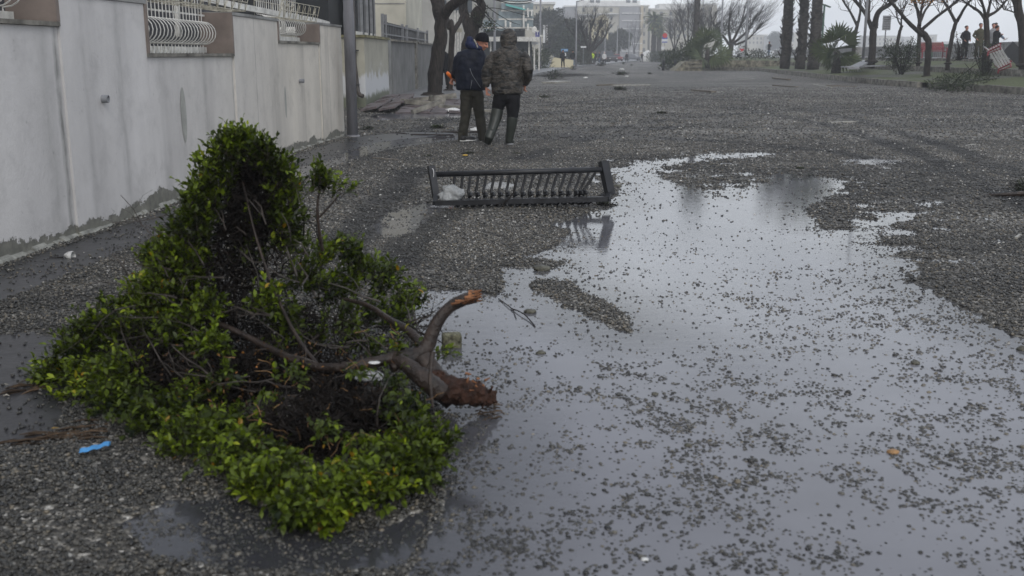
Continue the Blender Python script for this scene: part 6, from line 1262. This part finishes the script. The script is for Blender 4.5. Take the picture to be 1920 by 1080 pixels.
def head(mb, c, f, s=1., ears=True):
    """head at centre c looking along f"""
    f = Vector(f).normalized(); r = f.cross(Vector((0, 0, 1))).normalized(); u = r.cross(f); Mx = Matrix((r, f, u)).transposed(); T = lambda x, y, z: Vector(c)+Mx @ (Vector((x, y, z))*s)
    mb.ball(T(0, -.012, .025), (.078*s, .098*s, .098*s), 3, Mx); mb.ball(T(0, .022, -.045), (.058*s, .066*s, .072*s), 3, Mx)          # skull, jaw
    mb.ball(T(0, .068, -.098), (.026*s, .020*s, .018*s), 2, Mx)                                                                     # chin
    mb.tube([T(0, .086, .022), T(0, .104, -.008), T(0, .116, -.024), T(0, .096, -.032)], [.011*s, .013*s, .018*s, .010*s], 8)          # nose
    for q in (-1, 1):
        mb.ball(T(q*.034, .076, -.026), (.024*s, .020*s, .020*s), 2, Mx); mb.ball(T(q*.031, .083, .026), (.022*s, .010*s, .007*s), 2, Mx)  # cheek, brow
        if ears: mb.ball(T(q*.080, -.004, -.004), (.010*s, .020*s, .032*s), 2, Mx)
    mb.ball(T(0, .090, -.056), (.024*s, .010*s, .006*s), 2, Mx); mb.ball(T(0, .088, -.068), (.020*s, .010*s, .007*s), 2, Mx)          # lips
    return T, Mx
def eyes(t, T, s):
    mb = MB()
    for q in (-1, 1): mb.ball(T(q*.031, .082, .010), .009*s, 2)
    mb.build('eyes', MAT['black'], t, True)
def shoe(mb, heel, d, ln=.28, w_=.045, h_=.045):
    d = Vector(d).normalized(); mb.ball(Vector(heel)+d*.03+Vector((0, 0, h_)), (w_*.95, .06, h_*1.05), 2, Matrix.Rotation(math.atan2(-d.x, d.y), 3, 'Z')); mb.ball(Vector(heel)+d*ln*.62+Vector((0, 0, h_*.8)), (w_*1.05, ln*.36, h_*.85), 2, Matrix.Rotation(math.atan2(-d.x, d.y), 3, 'Z'))
random.seed(41)
# man in navy
Y1 = 16.75; q_ = lambda px, py, dy=0.: P(px, py, Y1+dy)
g1 = G(886, 269); m1_ = thing('person', (g1.x, g1.y, .01), 'man in black knit cap and navy hooded jacket looking down to his right', 'person', 'walkers on the flooded road')
mb = MB(); hc = q_(903.5, 79.5, .02); fd = Vector((.86, -.22, -.46)); T, Mx = head(mb, hc, fd, 1.02)
mb.tube([q_(893, 92), q_(898, 86), hc], [.065, .06, .06], 10)                                                                       # neck
mb.loft([(q_(884, 172), .16, .12), (q_(884, 150), .17, .12), (q_(884, 120), .18, .12), (q_(885, 102), .17, .10), (q_(891, 92), .07, .07)], 14)
for a, b_, c_ in (((875, 170), (872, 216), (868, 260)), ((894, 170), (898, 214), (905, 257))): mb.tube([q_(*a), q_(*b_), q_(*c_)], [.085, .055, .04], 10)
for pts in ([q_(864, 99), q_(857, 127), q_(852, 143, .1)], [q_(902, 101), q_(908, 128), q_(906, 154, .12)]): mb.tube(pts, [.05, .04, .028], 8)
hl = q_(850, 146, .10); hand(mb, hl, Vector((-.3, .2, -.6)), Vector((1, .5, 0)), 1., 1.1); hand(mb, q_(906, 157, .13), Vector((0, .25, -1)), Vector((-.6, .6, 0)), 1., .8)
solid(mb, 'body', MAT['skin'], .0085, 2, m1_); eyes(m1_, T, 1.)
mb = MB()
mb.loft([(q_(884, 169), .245, .175), (q_(883.5, 160), .25, .18), (q_(882, 140), .245, .185), (q_(881, 118), .245, .18), (q_(882, 104), .235, .165), (q_(885, 96), .19, .14), (q_(889, 90), .11, .10)], 20)
mb.tube([q_(866, 100), q_(860, 112), q_(856.5, 128), q_(853, 137, .05), q_(851, 144, .1)], [.070, .080, .076, .066, .055], 12)
mb.tube([q_(901, 101), q_(906, 114), q_(909.5, 130), q_(908, 144, .06), q_(907, 155, .12)], [.070, .080, .076, .068, .056], 12)
solid(mb, 'jacket', MAT['cloth_navy'], .014, 4, m1_, (.035, .11))
mb = MB(); mb.ball(q_(886, 86, -.03), (.125, .12, .075), 3, Matrix.Rotation(.35, 3, 'Y'), jit=.03); mb.ball(q_(881, 78, -.02), (.06, .09, .09), 3, jit=.03); mb.ball(q_(893, 90, -.05), (.10, .08, .05), 3)
solid(mb, 'hood', M('navy_blue_lining', (.014, .020, .060), .6, .3, 8), .010, 3, m1_, (.02, .05))
mb = MB(); mb.tube(smooth_path([q_(889, 74, -.09), q_(893, 82, -.12), q_(896, 90, -.12), q_(901, 94, -.08)], 1), .010, 6); mb.build('collar_edge', MAT['beige'], m1_, True)
mb = MB(); mb.tube(smooth_path([q_(881, 128, -.20), q_(885, 140, -.21), q_(893, 152, -.2), q_(901, 164, -.16)], 1), .004, 6); mb.tube([q_(885, 150, -.2), q_(882, 167, -.19)], .004, 6); mb.build('cord', MAT['galv'], m1_, True)
mb = MB()                                                                                                                         # knit cap
cu = (Mx @ Vector((0, -.35, 1))).normalized(); cc = hc+Mx @ Vector((0, -.02, .055)); ra = cu.orthogonal().normalized()
mb.tube([cc-cu*.045, cc-cu*.04, cc-cu*.005, cc+cu*.035, cc+cu*.07, cc+cu*.093, cc+cu*.10], [(.10, .108), (.108, .114), (.106, .112), (.098, .104), (.075, .08), (.04, .042), (.01, .01)], 20)
solid(mb, 'knit_cap', MAT['cloth_black'], .009, 3, m1_)
mb = MB(); mb.loft([(q_(884, 166), .17, .13), (q_(884, 174), .175, .135), (q_(885, 180), .16, .12)], 16)
for a, b_, c_, e_ in (((875, 172), (873, 215), (868, 250), (868, 265)), ((894, 172), (899, 214), (904, 248), (906, 262))): mb.tube([q_(*a), q_(*b_), q_(*c_), q_(*e_)], [.108, .085, .076, .078], 12)
solid(mb, 'trousers', MAT['cloth_green'], .012, 3, m1_, (.03, .09))
for hp, d in ((G(866, 269), (.75, .55, 0)), (G(905, 265.5), (.25, 1, 0))):
    hp.z = .028; mb = MB(); shoe(mb, hp, d, .27, .052, .052); so_ = solid(mb, 'shoe', MAT['rubberdark'], .010, 2, m1_)
    mb = MB(); dv = Vector(d).normalized(); mb.ball(Vector(hp)+dv*.12+Vector((0, 0, .014)), (.060, .168, .018), 2, Matrix.Rotation(math.atan2(-dv.x, dv.y), 3, 'Z')); mb.build('white_sole', MAT['whiteplastic'], so_, True)
tl = thing('orange_handled_tool', q_(843, 141, .08), 'orange handled tool held at the left side of the man in navy', 'tool')
mb = MB(); mb.tube([q_(838, 135.5, .06), q_(840, 138, .07), q_(848, 147, .12)], [.020, .030, .028], 10); mb.build('handle', MAT['orange'], tl, True)
mb = MB(); mb.tube([q_(848, 147, .12), q_(862, 160, .26)], .012, 8); mb.build('shaft', MAT['darkmetal'], tl, True)
# man in camouflage
Y2 = 16.05; q_ = lambda px, py, dy=0.: P(px, py, Y2+dy)
g2_ = G(948, 275); m2_ = thing('person', (g2_.x, g2_.y, .01), 'man in hooded camouflage jacket, black trousers and green rubber boots seen from behind', 'person', 'walkers on the flooded road')
mb = MB(); hc = q_(954, 71, .03); T, Mx = head(mb, hc, (0.1, 1, -.1), 1.); mb.tube([q_(953, 92), q_(954, 82), hc], [.065, .06, .06], 10)
mb.loft([(q_(951, 178), .16, .12), (q_(951, 150), .17, .12), (q_(951, 118), .18, .12), (q_(952, 100), .17, .1), (q_(953, 90), .07, .07)], 14)
for pts in ([q_(940, 176), q_(932, 208, .06), q_(921, 248, -.12)], [q_(963, 176), q_(961, 220), q_(955, 264)]): mb.tube(pts, [.085, .055, .042], 10)
for pts in ([q_(926, 102), q_(913, 132), q_(912, 162)], [q_(979, 101), q_(991, 130, -.04), q_(985, 157, .1)]): mb.tube(pts, [.05, .04, .028], 8)
hand(mb, q_(911.5, 165), Vector((.12, .1, -1)), Vector((.5, .8, 0)), 1.05, .9); hand(mb, q_(985, 159, .10), Vector((-.2, .3, -1)), Vector((-.5, .6, 0)), 1., 1.)
solid(mb, 'body', MAT['skin'], .0085, 2, m2_); eyes(m2_, T, 1.)
mb = MB()
mb.loft([(q_(951, 176), .235, .17), (q_(951, 168), .245, .178), (q_(950, 150), .24, .175), (q_(950, 125), .245, .175), (q_(951, 106), .24, .165), (q_(952, 97), .21, .145), (q_(953, 90), .14, .12), (q_(954, 84), .11, .11)], 22)
mb.tube([q_(928, 100), q_(920, 114), q_(913, 134), q_(911, 150), q_(911.5, 164)], [.074, .086, .080, .066, .052], 12); mb.tube([q_(978, 100), q_(985, 113), q_(991, 131, -.05), q_(989, 146, .02), q_(984, 158, .1)], [.074, .086, .080, .066, .053], 12)
solid(mb, 'jacket', MAT['camo'], .013, 4, m2_, (.04, .10))
mb = MB(); mb.tube([q_(953, 92, -.01), q_(953, 86, -.005), q_(953.5, 79, 0), q_(954, 71, .01), q_(954, 63, .02), q_(953.5, 57, .03), q_(953.5, 54, .04)], [(.125, .12), (.108, .115), (.116, .128), (.120, .135), (.105, .12), (.07, .08), (.025, .03)], 18)
solid(mb, 'hood', MAT['camo'], .010, 3, m2_, (.02, .06))
mb = MB(); mb.loft([(q_(951, 172), .17, .13), (q_(951, 180), .18, .14), (q_(951, 187), .165, .125)], 16)
for pts, rs in (([q_(941, 176), q_(936, 192, .03), q_(932, 208, .06), q_(930, 214, .04)], [.120, .108, .090, .08]), ([q_(962, 176), q_(962, 200), q_(961, 218), q_(960, 224)], [.120, .106, .088, .08])): mb.tube(pts, rs, 12)
solid(mb, 'trousers', MAT['cloth_dark'], .012, 3, m2_, (.025, .08))
mb = MB(); mb.tube([q_(933, 205, .05), q_(930, 220, .02), q_(925, 236, -.04), q_(921, 249, -.09)], [.096, .094, .080, .070], 14); mb.tube([q_(921, 246, -.10), q_(917, 257, -.14), q_(914, 267, -.08)], [.074, .076, .060], 12); mb.ball(G(914, 272)+Vector((0, .10, .065)), (.05, .08, .04), 2)
solid(mb, 'rubber_boot', MAT['rubber'], .010, 3, m2_)
mb = MB(); mb.tube([q_(961, 219), q_(959, 236), q_(956, 254), q_(954, 266)], [.088, .080, .066, .060], 14); shoe(mb, G(953, 275)+Vector((0, 0, .025)), (.25, 1, 0), .28, .054, .055)
bo_ = solid(mb, 'rubber_boot', MAT['rubber'], .010, 3, m2_); mb = MB(); mb.ball(G(954, 275)+Vector((.02, .03, .038)), (.056, .09, .016), 2); mb.build('sole', MAT['greypaint'], bo_, True)
# other people
def fig(px, Y, zb, h, yaw, jk, tr, label, hat=None, stride=.12, arms='down', coat=.85, hood=False, group=None, hairm='hair', bag=False):
    base = P(px, 110, Y); base.z = zb; t = bpy.data.objects.new('person', None); COL.objects.link(t); ABS[t.name] = Vector((0, 0, 0)); tag(t, label, 'person', group); s = 1.
    mb = MB(); T, Mx = head(mb, (0, .02, 1.63), (0, 1, -.12), 1.); mb.tube([(0, 0, 1.46), (0, .01, 1.6)], [.06, .055], 8)
    mb.loft([((0, 0, .85), .14, .1), ((0, 0, 1.1), .14, .1), ((0, 0, 1.35), .16, .1), ((0, 0, 1.46), .1, .07)], 10)
    L_ = [[(-.09, 0, .9), (-.10, stride*.6, .5), (-.11, stride*-.2+stride*.4, .09)], [(.09, 0, .9), (.10, -stride*.2, .5), (.11, -stride, .09)]]
    for q in L_: mb.tube(q, [.08, .055, .04], 8)
    A_ = {'down': [[(-.20, 0, 1.40), (-.26, -.03, 1.13), (-.25, .10, .90)], [(.20, 0, 1.40), (.26, -.03, 1.13), (.25, .08, .90)]], 'phone': [[(-.20, 0, 1.40), (-.27, .02, 1.14), (-.12, .26, 1.28)], [(.20, 0, 1.40), (.27, .02, 1.14), (.10, .26, 1.28)]], 'pocket': [[(-.20, 0, 1.40), (-.30, -.04, 1.15), (-.18, .14, .98)], [(.20, 0, 1.40), (.30, -.04, 1.15), (.18, .14, .98)]]}[arms]
    for q in A_: mb.tube(q, [.045, .038, .028], 8); v = Vector(q[2])-Vector(q[1]); hand(mb, q[2], v, Vector((0, 1, .3)), 1., .6)
    solid(mb, 'body', MAT['skin'], .016, 2, t)
    mb = MB(); mb.loft([((0, 0, coat-.08), .20, .15), ((0, 0, 1.05), .18, .14), ((0, 0, 1.3), .215, .15), ((0, 0, 1.42), .19, .12), ((0, 0, 1.50), .09, .09)], 14)
    for q in A_: mb.tube([q[0], q[1], Vector(q[1]).lerp(Vector(q[2]), .88)], [.072, .064, .050], 10)
    if hood: mb.ball((0, -.015, 1.65), (.115, .12, .135), 3)
    solid(mb, 'jacket', MAT[jk], .02, 2, t, (.02, .1))
    mb = MB(); mb.loft([((0, 0, .80), .15, .12), ((0, 0, .92), .165, .125)], 12)
    for q in L_: mb.tube([q[0], q[1], (q[2][0], q[2][1], .12)], [.10, .078, .065], 10)
    solid(mb, 'trousers', MAT[tr], .02, 2, t)
    for q in L_: mb = MB(); shoe(mb, (q[2][0], q[2][1]-.05, 0), (0, 1, 0), .26); mb.build('shoe', MAT['rubberdark'], t, True)
    if not hood: mb = MB(); mb.ball((0, -.012, 1.685), (.088, .105, .085), 3); mb.build('hat' if hat else 'hair', MAT[hat or hairm], t, True)
    t.location = base; t.rotation_euler = (0, 0, yaw); k = h/1.75; t.scale = (k, k, k); ABS[t.name] = base; return t
WK = 'people on the left side of the road end'; GR = 'group standing on the promenade'
q = fig(832, 40.5, .12, 1.62, .3, 'cloth_dark', 'cloth_dark', 'person in dark clothes half hidden between the two street trees', 'cloth_black')
fig(1055.5, 104, .12, 1.72, .25, 'cloth_dark', 'cloth_dark', 'dark dressed person in front of the yellow garden wall', 'cloth_black', group=WK)
fig(1074, 113, .12, 1.72, .1, 'cloth_dark', 'jeans', 'person in dark coat and jeans left of the curved lamp post', None, group=WK)
fig(1111, 150, .05, 1.75, .6, 'hivis', 'cloth_dark', 'person in fluorescent yellow vest near the bushy bare tree', 'whitecloth', group=WK)
fig(1116, 152, .05, 1.75, 2.8, 'cloth_dark', 'cloth_dark', 'dark person just right of the yellow vest', None, group=WK)
fig(1124, 160, .05, 1.75, 2.0, 'cloth_navy', 'jeans', 'dark person between the yellow vest and the white jacket', None, group=WK)
fig(1133, 138, .02, 1.72, 3.4, 'whitecloth', 'cloth_dark', 'walker in hooded white jacket in the road', None, .3, hood=True, group=WK)
fig(1175, 195, 0, 1.75, .2, 'cloth_dark', 'cloth_dark', 'far walker in dark clothes under the umbrella pine', None, .35, group='far walkers')
fig(1203.5, 190, 0, 1.8, 3.3, 'cloth_dark', 'cloth_dark', 'far walker in dark clothes in the middle of the road end', None, .35, 'phone', group='far walkers')
fig(1441, 122, 1.12, 1.75, -1.2, 'cloth_dark', 'jeans', 'solitary figure on the promenade holding something to the face', 'cloth_black', .05, 'phone')
fig(1807, 56, 1.16, 1.72, 3.5, 'cloth_dark', 'cloth_dark', 'leftmost of the standing group in a long dark coat', None, .05, 'pocket', .70, group=GR)
fig(1833, 54.5, 1.16, 1.80, 3.1, 'olive', 'olive', 'man in olive parka and dark cap in the middle of the group', 'cloth_black', .05, 'pocket', .72, group=GR)
fig(1857, 56, 1.16, 1.84, 2.9, 'greypaint', 'cloth_dark', 'man with grey sleeves and black cap beside the forking tree', 'cloth_black', .05, group=GR)
fig(1864, 54.8, 1.16, 1.70, -1.4, 'cloth_dark', 'olive', 'man in black jacket and khaki trousers looking at his phone', None, .05, 'phone', group=GR)
# seated person on the wall
c = P(1868, 78, 57); se = thing('person', (c.x, 57, 2.1), 'person in jeans and pale shoe reclining on top of the sea wall behind the group', 'person', GR)
mb = MB(); head(mb, (c.x-.1, 57, 2.95), (.3, -1, -.1), 1.); mb.loft([((c.x, 57, 2.3), .15, .11), ((c.x-.05, 57, 2.55), .15, .11), ((c.x-.1, 57, 2.75), .16, .1), ((c.x-.1, 57, 2.86), .07, .06)], 10); mb.tube([(c.x-.1, 57, 2.8), (c.x-.1, 57, 2.95)], .05, 8)
kn = P(1874, 64, 56.9); ft = P(1884, 74, 56.8); mb.tube([(c.x, 57, 2.35), kn, ft], [.08, .055, .04], 8); mb.tube([(c.x-.3, 57, 2.75), (c.x-.25, 56.8, 2.5), (c.x-.05, 56.7, 2.4)], [.04, .035, .03], 8); hand(mb, (c.x-.03, 56.7, 2.4), Vector((1, 0, -.2)), Vector((0, -.3, 1)), 1.)
solid(mb, 'body', MAT['skin'], .016, 2, se)
mb = MB(); mb.loft([((c.x, 57, 2.28), .17, .13), ((c.x-.05, 57, 2.55), .18, .14), ((c.x-.1, 57, 2.76), .18, .12), ((c.x-.1, 57, 2.86), .08, .08)], 12); mb.tube([(c.x-.3, 57, 2.75), (c.x-.25, 56.8, 2.5), (c.x-.07, 56.7, 2.41)], [.06, .055, .045], 8); solid(mb, 'jacket', MAT['cloth_dark'], .02, 2, se)
mb = MB(); mb.tube([(c.x, 57, 2.33), kn, kn.lerp(ft, .85)], [.10, .08, .06], 10); solid(mb, 'jeans', MAT['jeans'], .02, 2, se)
mb = MB(); mb.ball(ft+Vector((.06, 0, .03)), (.15, .05, .05), 2, Matrix.Rotation(-.5, 3, 'Y')); mb.build('shoe', MAT['whitecloth'], se, True)
mb = MB(); mb.ball((c.x-.1, 57.01, 2.99), (.088, .1, .085), 3); mb.build('hair', MAT['hair'], se, True)
# ------------------------------------------------------------------ haze
hb_ = MB(); hb_.box((60, 395, 18), (1000, 1010, 38)); m = bpy.data.materials.new('haze_air'); m.use_nodes = True; t = m.node_tree; t.nodes.clear()
o_ = t.nodes.new('ShaderNodeOutputMaterial'); pv = t.nodes.new('ShaderNodeVolumePrincipled'); pv.inputs['Color'].default_value = (.90, .93, .97, 1); pv.inputs['Density'].default_value = .0013; pv.inputs['Anisotropy'].default_value = .1
t.links.new(pv.outputs[0], o_.inputs['Volume']); tag(hb_.build('haze', m), 'pale sea mist over the whole seafront', 'haze', kind='stuff')
